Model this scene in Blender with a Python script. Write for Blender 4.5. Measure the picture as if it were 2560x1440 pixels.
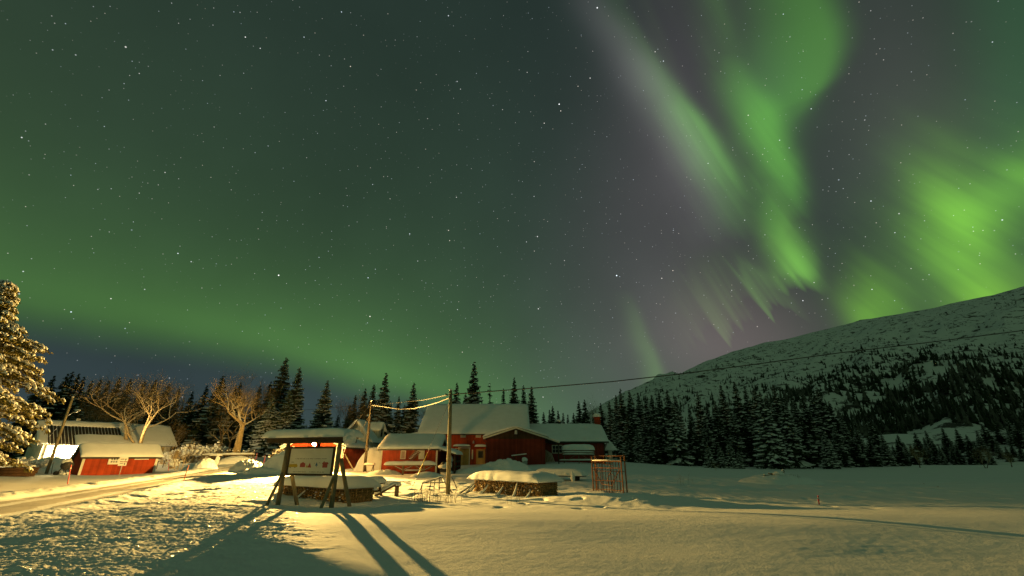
import bpy, math, random
import numpy as np
from mathutils import Vector, Matrix, noise as mnoise

for _o in list(bpy.data.objects):
    bpy.data.objects.remove(_o)
scene = bpy.context.scene
COL = scene.collection

# ------------------------------------------------------------------ camera
CAM_H, PITCH, FPX = 1.7, math.radians(21.1), 1100.0
cam_data = bpy.data.cameras.new('camera')
cam = bpy.data.objects.new('camera', cam_data)
COL.objects.link(cam)
cam.location = (0, 0, CAM_H)
cam.rotation_euler = (math.pi / 2 + PITCH, 0, 0)
cam_data.sensor_width = 36
cam_data.lens = 36 * FPX / 2560
cam_data.clip_end = 9000
scene.camera = cam
scene.view_settings.view_transform = 'Standard'
scene.view_settings.look = 'None'
scene.view_settings.exposure = 0
scene.view_settings.gamma = 1
cy = scene.cycles
cy.max_bounces = 6
cy.diffuse_bounces = 4
cy.glossy_bounces = 2
cy.transparent_max_bounces = 6
cy.caustics_reflective = False
cy.caustics_refractive = False
cy.sample_clamp_indirect = 4
CS, SN = math.cos(PITCH), math.sin(PITCH)


def ray(px, py):
    yc = (720 - py) / FPX
    return Vector(((px - 1280) / FPX, CS - yc * SN, SN + yc * CS))


def at(px, py, d):
    """the point of a photo sight line that lies d metres north of the camera"""
    r = ray(px, py)
    r = r * (d / r.y)
    return Vector((r.x, r.y, r.z + CAM_H))


def azel(px, py):
    r = ray(px, py).normalized()
    return math.degrees(math.atan2(r.x, r.y)), math.degrees(math.asin(r.z))


# ------------------------------------------------------------------ sky (night sky with aurora, in azimuth / elevation)
world = bpy.data.worlds.new('World')
scene.world = world
world.use_nodes = True
WT = world.node_tree
WT.nodes.clear()


class E:
    """a scalar node socket with arithmetic"""
    def __init__(s, k): s.k = k
    def __add__(a, b): return mth('ADD', a, b)
    __radd__ = __add__
    def __sub__(a, b): return mth('SUBTRACT', a, b)
    def __rsub__(a, b): return mth('SUBTRACT', b, a)
    def __mul__(a, b): return mth('MULTIPLY', a, b)
    __rmul__ = __mul__
    def __truediv__(a, b): return mth('DIVIDE', a, b)


def mth(op, *args):
    n = WT.nodes.new('ShaderNodeMath')
    n.operation = op
    for i, a in enumerate(args):
        if isinstance(a, E): WT.links.new(a.k, n.inputs[i])
        else: n.inputs[i].default_value = a
    return E(n.outputs[0])


def sexp(x): return mth('EXPONENT', x)
def sq(x): return mth('MULTIPLY', x, x)


def sstep(x, a, b):
    n = WT.nodes.new('ShaderNodeMapRange')
    n.interpolation_type = 'SMOOTHSTEP'
    WT.links.new(x.k, n.inputs[0])
    n.inputs[1].default_value = a
    n.inputs[2].default_value = b
    n.inputs[3].default_value = 0
    n.inputs[4].default_value = 1
    return E(n.outputs[0])


def curve(x, pts):
    """smooth curve through (x, y) points"""
    pts = sorted(pts)
    x0, x1 = pts[0][0], pts[-1][0]
    ys = [p[1] for p in pts]
    y0, y1 = min(ys), max(ys)
    if y1 - y0 < 1e-9: y1 = y0 + 1
    n = WT.nodes.new('ShaderNodeFloatCurve')
    c = n.mapping.curves[0]
    n.mapping.extend = 'HORIZONTAL'
    P = [((p[0] - x0) / (x1 - x0), (p[1] - y0) / (y1 - y0)) for p in pts]
    c.points[0].location = P[0]
    c.points[1].location = P[-1]
    for p in P[1:-1]: c.points.new(*p)
    for p in c.points: p.handle_type = 'AUTO_CLAMPED'
    n.mapping.update()
    WT.links.new(((x - x0) / (x1 - x0)).k, n.inputs['Value'])
    return E(n.outputs[0]) * (y1 - y0) + y0


tc = WT.nodes.new('ShaderNodeTexCoord')
sep = WT.nodes.new('ShaderNodeSeparateXYZ')
WT.links.new(tc.outputs['Generated'], sep.inputs[0])
dx, dy, dz = (E(sep.outputs[i]) for i in range(3))
AZ = mth('ARCTAN2', dx, dy) * (180 / math.pi)
EL = mth('ARCSINE', dz) * (180 / math.pi)
# slow wobble so that curtains are not ruler straight
nz = WT.nodes.new('ShaderNodeTexNoise')
nz.inputs['Scale'].default_value = 5
nz.inputs['Detail'].default_value = 3
WT.links.new(tc.outputs['Generated'], nz.inputs['Vector'])
WOB = E(nz.outputs['Fac']) - 0.5
AZW = AZ + WOB * 2.2
# fine rays along the curtains: noise stretched along the curtain direction
rayc = WT.nodes.new('ShaderNodeCombineXYZ')
WT.links.new((AZ + EL * 0.42).k, rayc.inputs[0])
WT.links.new((EL * 0.035).k, rayc.inputs[1])
nr = WT.nodes.new('ShaderNodeTexNoise')
nr.inputs['Scale'].default_value = 0.42
nr.inputs['Detail'].default_value = 2.5
WT.links.new(rayc.outputs[0], nr.inputs['Vector'])
rayc2 = WT.nodes.new('ShaderNodeCombineXYZ')
WT.links.new((AZ + EL * 0.62).k, rayc2.inputs[0])
WT.links.new((EL * 0.16).k, rayc2.inputs[1])
nr2 = WT.nodes.new('ShaderNodeTexNoise')
nr2.inputs['Scale'].default_value = 0.26
nr2.inputs['Detail'].default_value = 3.5
WT.links.new(rayc2.outputs[0], nr2.inputs['Vector'])
RAYS = sstep(E(nr.outputs['Fac']), 0.3, 0.72)


def blob(cx, cy_, ax, ay, bx, by):
    """gaussian round a photo point; (ax, ay) and (bx, by) are its two half axes"""
    c = np.array(azel(cx, cy_))
    a = np.array(azel(cx + ax, cy_ + ay)) - c
    b = np.array(azel(cx + bx, cy_ + by)) - c
    M = np.linalg.inv(np.array([a, b]).T)
    u = AZW - float(c[0])
    v = EL - float(c[1])
    p = u * float(M[0, 0]) + v * float(M[0, 1])
    q = u * float(M[1, 0]) + v * float(M[1, 1])
    return sexp((sq(p) + sq(q)) * -1.0)


def band(pts, wl, wr, ints, scale=1.0, finger=0.0):
    """a curtain: centre line through photo points, soft left and right widths in degrees, brightness along it"""
    A = [azel(*p) for p in pts]
    c = curve(EL, [(e, a) for a, e in A])
    I = curve(EL + (RAYS - 0.6) * finger if finger else EL, [(azel(p[0], p[1])[1], i) for p, i in zip(pts, ints)])
    x = AZW - c
    lt = mth('LESS_THAN', x, 0.0)
    w = lt * (wl - wr) + wr
    return sexp(sq(x / w) * -1.0) * I * scale


terms = []   # (scalar, (r, g, b))


def light(s, col): terms.append((s, col))


one = EL * 0.0 + 1.0
light(one, (.018, .030, .028))
# broad airglow growing towards the horizon
up = mth('MAXIMUM', EL, 0.0)
light(sexp(up / -16.0) * curve(AZ, [(-180, .3), (-60, .25), (-25, .35), (0, .9), (15, 1), (30, .45), (60, .6), (180, .3)]), (.052, .090, .056))
# the long low arc on the left with its sharp lower edge
edge = [(-500, 690), (-200, 745), (0, 800), (200, 836), (400, 868), (600, 905), (800, 950), (950, 990), (1150, 1040), (1400, 1085)]
e0 = curve(AZ, [(-90, 8)] + [azel(*p) for p in edge] + [(60, 0)])
t = (EL - e0) + WOB * 2.0
arcI = curve(AZ, [(-180, .15), (-80, .6), (-50, .85), (-38, .9), (-25, .95), (-16, 1.0), (-6, .85), (3, .45), (12, .12), (20, 0), (180, 0)])
arc = sstep(t, -2.0, 4.0) * (sexp(mth('MAXIMUM', t - 2.0, 0.0) / -6.5) + sexp(mth('MAXIMUM', t - 2.0, 0.0) / -22.0) * 0.32) * arcI
light(arc, (.040, .118, .012))
light(sstep(t * -1.0, -2.0, 3.0) * sexp(sq(AZ + 42.0) / -1600.0), (.006, .006, .020))
# violet grey veil on the right
light(blob(1700, 480, 260, 120, -200, 620), (.040, .024, .034))
light(blob(1830, 860, 240, -60, 90, 150), (.075, .048, .050))
light(blob(2250, 250, 260, 0, 0, 330), (.030, .026, .026))
# curtains
b1 = band([(1545, 20), (1610, 120), (1680, 230), (1748, 325), (1800, 410), (1832, 470), (1850, 535), (1858, 600)], 3.3, 1.3, [.08, .18, .5, 1.0, .9, .55, .28, .0], finger=1.5)
light(b1 * (RAYS * 0.3 + 0.75), (.070, .240, .028))
b1p = band([(1480, 0), (1560, 110), (1635, 220), (1702, 340), (1755, 450), (1790, 560), (1805, 640)], 4.0, 2.6, [.35, .6, .9, .9, .6, .3, 0])
light(b1p, (.075, .068, .075))
b2 = band([(1830, 150), (1865, 220), (1920, 320), (1948, 400), (1968, 467), (1980, 533), (1985, 580)], 3.2, 1.7, [.15, .45, .9, 1.0, .8, .4, 0], finger=2.0)
light(b2 * (RAYS * 0.4 + 0.68), (.085, .330, .025))
b3 = band([(1915, 490), (1938, 540), (1962, 600), (1985, 650), (1998, 690), (2004, 722)], 2.2, 2.0, [.0, .35, .95, 1.1, .6, 0], finger=3.0)
light(b3 * (RAYS * 0.6 + 0.45), (.115, .350, .030))
b4 = band([(1790, 560), (1850, 650), (1900, 720), (1935, 765), (1950, 800)], 3.4, 1.6, [.0, .12, .6, .55, 0], finger=5.0)
light(b4 * (RAYS * 0.9 + 0.15), (.095, .260, .035))
b5 = band([(1750, 660), (1800, 750), (1840, 800), (1865, 850)], 4.0, 2.0, [.05, .4, .5, 0], finger=5.0)
light(b5 * (RAYS * 1.0 + 0.1), (.10, .20, .04))
b6 = band([(1560, 720), (1600, 820), (1640, 930)], 1.6, .8, [0, .35, .6])
light(b6, (.05, .14, .02))
b7 = band([(1990, -200), (2035, 0), (2062, 100), (2050, 190), (2000, 265), (1960, 330), (1950, 380)], 6.5, 2.1, [.7, .85, 1, 1, .6, .2, 0])
light(b7, (.040, .165, .010))
light(blob(1930, 230, 90, 60, -40, 120), (.015, .060, .012))
# the bright patches on the right
RAY2 = sstep(E(nr2.outputs['Fac']), 0.32, 0.68) * 0.55 + 0.62
light(blob(2385, 560, 70, 150, 85, -45) * RAY2, (.090, .270, .008))
light(blob(2450, 690, 80, 70, 60, -40) * RAY2, (.055, .150, .006))
light(blob(2540, 465, 150, -110, 45, 60) * RAY2, (.060, .190, .008))
light(blob(2205, 770, 45, 90, 75, -25) * RAY2, (.110, .320, .005))
light(blob(2490, 755, 110, -20, 10, 60) * RAY2, (.100, .240, .006))
light(blob(2430, 600, 290, -60, 40, 250) * RAY2, (.040, .112, .009))
light(blob(2560, 120, 160, 0, 0, 400), (.006, .040, .010))
light(sexp(sq(EL - 30.0) / -700.0) * sexp(sq(mth('ABSOLUTE', AZ) - 165.0) / -4500.0), (.080, .140, .052))  # glow added in the unseen sky behind the camera, brightens fronts facing it

acc = None
for s, c in terms:
    m = WT.nodes.new('ShaderNodeVectorMath')
    m.operation = 'SCALE'
    m.inputs[0].default_value = c
    WT.links.new(s.k, m.inputs['Scale'])
    if acc is None: acc = m.outputs[0]
    else:
        a = WT.nodes.new('ShaderNodeVectorMath')
        a.operation = 'ADD'
        WT.links.new(acc, a.inputs[0])
        WT.links.new(m.outputs[0], a.inputs[1])
        acc = a.outputs[0]
# faint night mottling
nm = WT.nodes.new('ShaderNodeTexNoise')
nm.inputs['Scale'].default_value = 3.0
nm.inputs['Detail'].default_value = 5
WT.links.new(tc.outputs['Generated'], nm.inputs['Vector'])
mot = E(nm.outputs['Fac']) * 0.5 + 0.75
m = WT.nodes.new('ShaderNodeVectorMath')
m.operation = 'SCALE'
WT.links.new(acc, m.inputs[0])
WT.links.new(mot.k, m.inputs['Scale'])
acc = m.outputs[0]


def stars(scale, rad, gain, power):
    v = WT.nodes.new('ShaderNodeTexVoronoi')
    v.inputs['Scale'].default_value = scale
    WT.links.new(tc.outputs['Generated'], v.inputs['Vector'])
    d = E(v.outputs['Distance'])
    rs = WT.nodes.new('ShaderNodeSeparateColor')
    WT.links.new(v.outputs['Color'], rs.inputs[0])
    br = mth('POWER', E(rs.outputs[0]), power) * gain
    s = (1.0 - sstep(d, rad * 0.45, rad)) * br * sstep(EL, 1.0, 9.0)
    mx = WT.nodes.new('ShaderNodeMix')
    mx.data_type = 'RGBA'
    WT.links.new(rs.outputs[1], mx.inputs[0])
    mx.inputs[6].default_value = (1, .86, .70, 1)
    mx.inputs[7].default_value = (.72, .86, 1, 1)
    sc = WT.nodes.new('ShaderNodeVectorMath')
    sc.operation = 'SCALE'
    WT.links.new(mx.outputs[2], sc.inputs[0])
    WT.links.new(s.k, sc.inputs['Scale'])
    return sc.outputs[0]


for args in ((58, .072, 1.25, 4.5), (125, .120, .48, 2.6), (30, .048, 2.4, 3.0)):
    a = WT.nodes.new('ShaderNodeVectorMath')
    a.operation = 'ADD'
    WT.links.new(acc, a.inputs[0])
    WT.links.new(stars(*args), a.inputs[1])
    acc = a.outputs[0]
bg = WT.nodes.new('ShaderNodeBackground')
WT.links.new(acc, bg.inputs['Color'])
bg.inputs['Strength'].default_value = 1.0
wo = WT.nodes.new('ShaderNodeOutputWorld')
WT.links.new(bg.outputs[0], wo.inputs['Surface'])
world.cycles.sampling_method = 'MANUAL'
world.cycles.sample_map_resolution = 512


# ------------------------------------------------------------------ materials
def mat(name, col, rough=.85, var=.2, scale=3.0, bump=0.0, bscale=30.0, boards=0.0, snow=None, metallic=0.0, snow_lo=.25, snow_hi=.6):
    m = bpy.data.materials.new(name)
    m.use_nodes = True
    nt = m.node_tree
    p = nt.nodes['Principled BSDF']
    p.inputs['Roughness'].default_value = rough
    p.inputs['Metallic'].default_value = metallic
    p.inputs['Specular IOR Level'].default_value = .25
    t = nt.nodes.new('ShaderNodeTexCoord')
    n = nt.nodes.new('ShaderNodeTexNoise')
    n.inputs['Scale'].default_value = scale
    n.inputs['Detail'].default_value = 6
    n.inputs['Roughness'].default_value = .6
    nt.links.new(t.outputs['Object'], n.inputs['Vector'])
    r = nt.nodes.new('ShaderNodeValToRGB')
    r.color_ramp.elements[0].position = .3
    r.color_ramp.elements[1].position = .7
    r.color_ramp.elements[0].color = tuple(c * (1 - var) for c in col) + (1,)
    r.color_ramp.elements[1].color = tuple(min(1, c * (1 + var)) for c in col) + (1,)
    nt.links.new(n.outputs['Fac'], r.inputs[0])
    outc = r.outputs[0]
    hgt = None
    if boards:
        s = nt.nodes.new('ShaderNodeSeparateXYZ')
        nt.links.new(t.outputs['Object'], s.inputs[0])
        a = nt.nodes.new('ShaderNodeMath'); a.operation = 'ADD'
        nt.links.new(s.outputs[0], a.inputs[0]); nt.links.new(s.outputs[1], a.inputs[1])
        b = nt.nodes.new('ShaderNodeMath'); b.operation = 'PINGPONG'
        b.inputs[1].default_value = boards
        nt.links.new(a.outputs[0], b.inputs[0])
        c = nt.nodes.new('ShaderNodeMapRange'); c.interpolation_type = 'SMOOTHSTEP'
        c.inputs[1].default_value = 0; c.inputs[2].default_value = boards * .22
        nt.links.new(b.outputs[0], c.inputs[0])
        hgt = c.outputs[0]
        # one tone per board
        fl = nt.nodes.new('ShaderNodeMath'); fl.operation = 'SNAP'
        fl.inputs[1].default_value = boards * 2
        nt.links.new(a.outputs[0], fl.inputs[0])
        wn = nt.nodes.new('ShaderNodeTexWhiteNoise'); wn.noise_dimensions = '1D'
        nt.links.new(fl.outputs[0], wn.inputs['W'])
        hv = nt.nodes.new('ShaderNodeHueSaturation')
        mr = nt.nodes.new('ShaderNodeMapRange')
        mr.inputs[3].default_value = .78; mr.inputs[4].default_value = 1.18
        nt.links.new(wn.outputs['Value'], mr.inputs[0])
        nt.links.new(mr.outputs[0], hv.inputs['Value'])
        nt.links.new(outc, hv.inputs['Color'])
        outc = hv.outputs[0]
        bp = nt.nodes.new('ShaderNodeBump')
        bp.inputs['Strength'].default_value = .8
        bp.inputs['Distance'].default_value = .03
        nt.links.new(hgt, bp.inputs['Height'])
        nt.links.new(bp.outputs[0], p.inputs['Normal'])
    elif bump:
        nb = nt.nodes.new('ShaderNodeTexNoise')
        nb.inputs['Scale'].default_value = bscale
        nb.inputs['Detail'].default_value = 8
        nb.inputs['Roughness'].default_value = .65
        nt.links.new(t.outputs['Object'], nb.inputs['Vector'])
        bp = nt.nodes.new('ShaderNodeBump')
        bp.inputs['Strength'].default_value = .6
        bp.inputs['Distance'].default_value = bump
        nt.links.new(nb.outputs['Fac'], bp.inputs['Height'])
        nt.links.new(bp.outputs[0], p.inputs['Normal'])
    if snow is not None:      # snow lying on whatever faces up
        g = nt.nodes.new('ShaderNodeNewGeometry')
        s = nt.nodes.new('ShaderNodeSeparateXYZ')
        nt.links.new(g.outputs['True Normal'], s.inputs[0])
        ad = nt.nodes.new('ShaderNodeMath'); ad.operation = 'MULTIPLY_ADD'
        ad.inputs[1].default_value = .5
        nt.links.new(n.outputs['Fac'], ad.inputs[0]); nt.links.new(s.outputs[2], ad.inputs[2])
        mr = nt.nodes.new('ShaderNodeMapRange')
        mr.inputs[1].default_value = snow_lo; mr.inputs[2].default_value = snow_hi
        nt.links.new(ad.outputs[0], mr.inputs[0])
        mx = nt.nodes.new('ShaderNodeMix'); mx.data_type = 'RGBA'
        nt.links.new(mr.outputs[0], mx.inputs[0])
        nt.links.new(outc, mx.inputs[6])
        mx.inputs[7].default_value = snow + (1,)
        outc = mx.outputs[2]
    nt.links.new(outc, p.inputs['Base Color'])
    return m


def emit(name, col, s):
    m = bpy.data.materials.new(name)
    m.use_nodes = True
    nt = m.node_tree
    nt.nodes.clear()
    e = nt.nodes.new('ShaderNodeEmission')
    e.inputs[0].default_value = col + (1,)
    e.inputs[1].default_value = s
    o = nt.nodes.new('ShaderNodeOutputMaterial')
    nt.links.new(e.outputs[0], o.inputs[0])
    return m


SNOWC = (.80, .82, .83)
LAMP_POWER = 48000     # bulb radius .12: about 2200 W/sr all round
LENS_POWER = 780000     # disc radius .075: about 13800 W/sr straight ahead
M = dict(
    snow=mat('snow', SNOWC, .9, .05, 1.2, bump=.03, bscale=9),
    snow_fine=mat('snow_fine', SNOWC, .9, .04, 2.0, bump=.012, bscale=16),
    ground=mat('snow_ground', SNOWC, .9, .04, .6, bump=.014, bscale=24),
    packed=mat('packed_snow', (.47, .44, .40), .75, .15, 1.2, bump=.03, bscale=7),
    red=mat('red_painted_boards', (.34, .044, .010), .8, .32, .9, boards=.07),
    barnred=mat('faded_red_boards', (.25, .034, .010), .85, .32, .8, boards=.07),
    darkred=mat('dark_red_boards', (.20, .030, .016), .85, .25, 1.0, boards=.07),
    brown=mat('brown_boards', (.085, .045, .022), .85, .25, 2, boards=.07),
    white=mat('white_paint', (.72, .70, .64), .6, .08, 4),
    cream=mat('cream_boards', (.60, .56, .44), .75, .08, 2, boards=.08),
    trim=mat('trim_white', (.70, .66, .56), .7, .1, 5),
    ochre=mat('ochre_boards', (.44, .30, .10), .8, .15, 2, boards=.09),
    wood=mat('weathered_wood', (.16, .12, .075), .85, .3, 5, bump=.01, bscale=25),
    polewood=mat('pole_wood', (.24, .20, .12), .85, .25, 4, bump=.01, bscale=30),
    darkwood=mat('dark_wood', (.055, .042, .026), .9, .3, 6, bump=.01, bscale=25),
    log=mat('split_log', (.30, .19, .08), .9, .55, 9),
    tile=mat('dark_roof_tile', (.05, .042, .035), .7, .3, 4),
    roofing=mat('roof_underlay', (.05, .045, .04), .8, .2, 4),
    glass=mat('window_glass', (.02, .022, .025), .08, .1, 4),
    rust=mat('rusty_steel', (.22, .085, .030), .8, .35, 8, snow=SNOWC, snow_lo=.75, snow_hi=1.1),
    steel=mat('dark_steel', (.06, .055, .05), .6, .3, 8),
    galv=mat('galvanised_steel', (.35, .35, .34), .5, .15, 6),
    black=mat('black_rubber', (.02, .02, .02), .8, .2, 8),
    redpole=mat('red_plastic', (.62, .02, .02), .5, .08, 6),
    orange=mat('orange_plastic', (.55, .10, .03), .5, .08, 6),
    yellow=mat('yellow_sleeve', (.60, .42, .03), .5, .1, 6),
    needles=mat('spruce_needles', (.030, .046, .020), .95, .4, 1.2),
    needles_dark=mat('dark_needles', (.022, .036, .018), .95, .4, 1.2),
    frosted_wood=mat('frosted_wood', (.10, .105, .09), .95, .4, .5),
    ice=mat('iced_cable', (.20, .19, .17), .8, .2, 6),
    bark=mat('bark', (.12, .085, .055), .95, .3, 4, bump=.02, bscale=14),
    frost=mat('frosted_bark', (.34, .25, .13), .95, .3, 5, snow=(.74, .70, .62), snow_lo=.45, snow_hi=.95),
    twig=mat('reddish_twigs', (.19, .135, .065), .95, .3, 2),
    frostbush=mat('frosted_twigs', (.34, .26, .15), .95, .3, 3, snow=SNOWC, snow_lo=.45, snow_hi=.9),
    grass=mat('dry_stalks', (.22, .14, .06), .95, .3, 4),
    rock=mat('mountain_snow', (.80, .82, .83), .9, .03, .01),
    board=mat('notice_board_white', (.62, .61, .55), .55, .05, 3),
    ink=mat('dark_print', (.045, .05, .06), .6, .1, 4),
    inkgrey=mat('grey_print', (.20, .20, .17), .6, .1, 4),
    pyellow=mat('yellow_print', (.42, .30, .03), .6, .1, 4),
    pred=mat('red_print', (.34, .07, .06), .6, .1, 4),
    pblue=mat('blue_print', (.05, .15, .30), .6, .1, 4),
    lens=emit('added_beam_disc', (1.0, .61, .155), LENS_POWER),
    lamp=emit('lamp_glow', (1.0, .61, .155), LAMP_POWER),
    lamp2=emit('porch_lamp_glow', (1.0, .72, .30), 32000),
)
_m = bpy.data.materials.new('dimming_sheet'); _m.use_nodes = True; _nt = _m.node_tree; _nt.nodes.clear()
_b = _nt.nodes.new('ShaderNodeBsdfTransparent'); _b.inputs[0].default_value = (.10, .085, .07, 1)
_o = _nt.nodes.new('ShaderNodeOutputMaterial'); _nt.links.new(_b.outputs[0], _o.inputs[0])
M['dimmer'] = _m  # tint for the sheets added to weaken the lamp's light
_m = _m.copy(); _m.name = 'half_dimming_sheet'; M['half_dimmer'] = _m
[n for n in _m.node_tree.nodes if n.type == 'BSDF_TRANSPARENT'][0].inputs[0].default_value = (.46, .44, .41, 1)
for _k in ('ground',):
    _nt = M[_k].node_tree; _p = _nt.nodes['Principled BSDF']
    _t = _nt.nodes.new('ShaderNodeTexCoord')
    _v = _nt.nodes.new('ShaderNodeTexVoronoi'); _v.inputs['Scale'].default_value = 45
    _nt.links.new(_t.outputs['Object'], _v.inputs['Vector'])
    _s = _nt.nodes.new('ShaderNodeSeparateColor'); _nt.links.new(_v.outputs['Color'], _s.inputs[0])
    _c = _nt.nodes.new('ShaderNodeMath'); _c.operation = 'GREATER_THAN'; _c.inputs[1].default_value = .990
    _nt.links.new(_s.outputs[0], _c.inputs[0])
    _a = _nt.nodes.new('ShaderNodeVectorMath'); _a.operation = 'MULTIPLY_ADD'
    _a.inputs[1].default_value = (1.6, 1.6, 1.0); _a.inputs[2].default_value = (-.8, -.8, .2)
    _nt.links.new(_v.outputs['Color'], _a.inputs[0])
    _nn = _nt.nodes.new('ShaderNodeVectorMath'); _nn.operation = 'NORMALIZE'; _nt.links.new(_a.outputs[0], _nn.inputs[0])
    _g = _nt.nodes.new('ShaderNodeBsdfAnisotropic'); _g.inputs['Roughness'].default_value = .26; _k2 = _nt.nodes.new('ShaderNodeMath'); _k2.operation = 'MULTIPLY'; _k2.inputs[1].default_value = .3; _nt.links.new(_c.outputs[0], _k2.inputs[0]); _nt.links.new(_k2.outputs[0], _g.inputs['Color'])
    _nt.links.new(_nn.outputs[0], _g.inputs['Normal'])
    _x = _nt.nodes.new('ShaderNodeAddShader')
    _nt.links.new(_p.outputs[0], _x.inputs[0]); _nt.links.new(_g.outputs[0], _x.inputs[1])
    _nt.links.new(_x.outputs[0], _nt.nodes['Material Output'].inputs['Surface'])
# dark rock breaking through on the mountain, by steepness and noise
_nt = M['rock'].node_tree
_p = _nt.nodes['Principled BSDF']
_t = _nt.nodes.new('ShaderNodeTexCoord')
_mp = _nt.nodes.new('ShaderNodeMapping'); _mp.inputs['Scale'].default_value = (.028, .028, .075)
_nt.links.new(_t.outputs['Object'], _mp.inputs[0])
_n = _nt.nodes.new('ShaderNodeTexNoise'); _n.inputs['Scale'].default_value = 3.2; _n.inputs['Detail'].default_value = 9; _n.inputs['Roughness'].default_value = .72
_nt.links.new(_mp.outputs[0], _n.inputs['Vector'])
_r = _nt.nodes.new('ShaderNodeValToRGB')
_r.color_ramp.elements[0].position = .545; _r.color_ramp.elements[0].color = (.74, .76, .77, 1)
_r.color_ramp.elements[1].position = .59; _r.color_ramp.elements[1].color = (.06, .06, .055, 1)
_nt.links.new(_n.outputs['Fac'], _r.inputs[0]); _nt.links.new(_r.outputs[0], _p.inputs['Base Color'])


# ------------------------------------------------------------------ mesh helpers
class MB:
    def __init__(s): s.v = []; s.f = []; s.m = []

    def add(s, vs, fs, mi=0):
        o = len(s.v)
        s.v += [tuple(v) for v in vs]
        s.f += [tuple(i + o for i in f) for f in fs]
        s.m += [mi] * len(fs)

    def box(s, c, d, rz=0.0, mi=0, rot=None):
        R = rot or Matrix.Rotation(rz, 3, 'Z')
        c = Vector(c)
        vs = [c + R @ Vector((sx * d[0] / 2, sy * d[1] / 2, sz * d[2] / 2)) for sx in (-1, 1) for sy in (-1, 1) for sz in (-1, 1)]
        s.add(vs, [(0, 1, 3, 2), (4, 6, 7, 5), (0, 4, 5, 1), (2, 3, 7, 6), (0, 2, 6, 4), (1, 5, 7, 3)], mi)

    def bar(s, p, q, w, h=None, mi=0):
        p, q = Vector(p), Vector(q)
        h = h or w
        z = q - p
        L = z.length
        z.normalize()
        x = z.cross(Vector((0, 0, 1)))
        if x.length < 1e-3: x = Vector((1, 0, 0))
        x.normalize()
        y = x.cross(z)
        R = Matrix((x, z, y)).transposed()
        s.box((p + q) / 2, (w, L, h), rot=R, mi=mi)

    def tube(s, pts, rs, n=6, mi=0, cap=True):
        pts = [Vector(p) for p in pts]
        if not hasattr(rs, '__len__'): rs = [rs] * len(pts)
        prev = None
        rings = []
        for i, p in enumerate(pts):
            d = (pts[min(i + 1, len(pts) - 1)] - pts[max(i - 1, 0)])
            d = d.normalized() if d.length > 1e-9 else Vector((0, 0, 1))
            if prev is None:
                x = d.cross(Vector((0, 0, 1)))
                if x.length < 1e-2: x = d.cross(Vector((0, 1, 0)))
            else: x = prev - d * prev.dot(d)
            x.normalize()
            prev = x
            y = d.cross(x)
            rings.append([p + (x * math.cos(2 * math.pi * k / n) + y * math.sin(2 * math.pi * k / n)) * rs[i] for k in range(n)])
        vs = [v for r in rings for v in r]
        fs = [(i * n + k, i * n + (k + 1) % n, (i + 1) * n + (k + 1) % n, (i + 1) * n + k) for i in range(len(pts) - 1) for k in range(n)]
        if cap:
            fs.append(tuple(range(n))[::-1])
            fs.append(tuple((len(pts) - 1) * n + k for k in range(n)))
        s.add(vs, fs, mi)

    def lump(s, c, r, seed=0, sub=1, amp=.2, mi=0):
        vs, fs = ICO[sub]
        c = Vector(c)
        r = r if hasattr(r, '__len__') else (r, r, r)
        out = []
        for v in vs:
            k = 1 + amp * mnoise.noise(Vector(v) * 1.7 + Vector((seed * 7.3, seed * 3.1, seed)))
            out.append((c.x + v[0] * r[0] * k, c.y + v[1] * r[1] * k, c.z + v[2] * r[2] * k))
        s.add(out, fs, mi)

    def prism(s, poly, y0, y1, mi=0):
        """polygon in x,z extruded along y"""
        n = len(poly)
        vs = [(x, y0, z) for x, z in poly] + [(x, y1, z) for x, z in poly]
        s.add(vs, [tuple(range(n)), tuple(range(2 * n - 1, n - 1, -1))] + [(i, i + n, (i + 1) % n + n, (i + 1) % n) for i in range(n)], mi)

    def build(s, name, mats, parent=None, smooth=False, loc=None):
        me = bpy.data.meshes.new(name)
        me.from_pydata(s.v, [], s.f)
        for m_ in (mats if isinstance(mats, (list, tuple)) else [mats]): me.materials.append(m_)
        if len(s.f):
            me.polygons.foreach_set('material_index', s.m)
            if smooth: me.polygons.foreach_set('use_smooth', [True] * len(s.f))
        me.update()
        return link(name, me, parent, loc)


def link(name, me, parent=None, loc=None):
    o = bpy.data.objects.new(name, me)
    COL.objects.link(o)
    if parent: o.parent = parent
    if loc is not None: o.location = loc
    return o


def ico(sub):
    p = (1 + 5 ** .5) / 2
    v = [Vector(a).normalized() for a in ((-1, p, 0), (1, p, 0), (-1, -p, 0), (1, -p, 0), (0, -1, p), (0, 1, p), (0, -1, -p), (0, 1, -p), (p, 0, -1), (p, 0, 1), (-p, 0, -1), (-p, 0, 1))]
    f = [(0, 11, 5), (0, 5, 1), (0, 1, 7), (0, 7, 10), (0, 10, 11), (1, 5, 9), (5, 11, 4), (11, 10, 2), (10, 7, 6), (7, 1, 8), (3, 9, 4), (3, 4, 2), (3, 2, 6), (3, 6, 8), (3, 8, 9), (4, 9, 5), (2, 4, 11), (6, 2, 10), (8, 6, 7), (9, 8, 1)]
    for _ in range(sub):
        mid = {}
        nf = []

        def gm(a, b):
            k = (min(a, b), max(a, b))
            if k not in mid:
                v.append(((v[a] + v[b]) / 2).normalized())
                mid[k] = len(v) - 1
            return mid[k]
        for a, b, c in f:
            x, y, z = gm(a, b), gm(b, c), gm(c, a)
            nf += [(a, x, z), (b, y, x), (c, z, y), (x, y, z)]
        f = nf
    return [tuple(q) for q in v], f


ICO = {k: ico(k) for k in range(4)}


def tag(o, label=None, cat=None, group=None, kind=None):
    if label: o['label'] = label
    if cat: o['category'] = cat
    if group: o['group'] = group
    if kind: o['kind'] = kind
    return o


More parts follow.
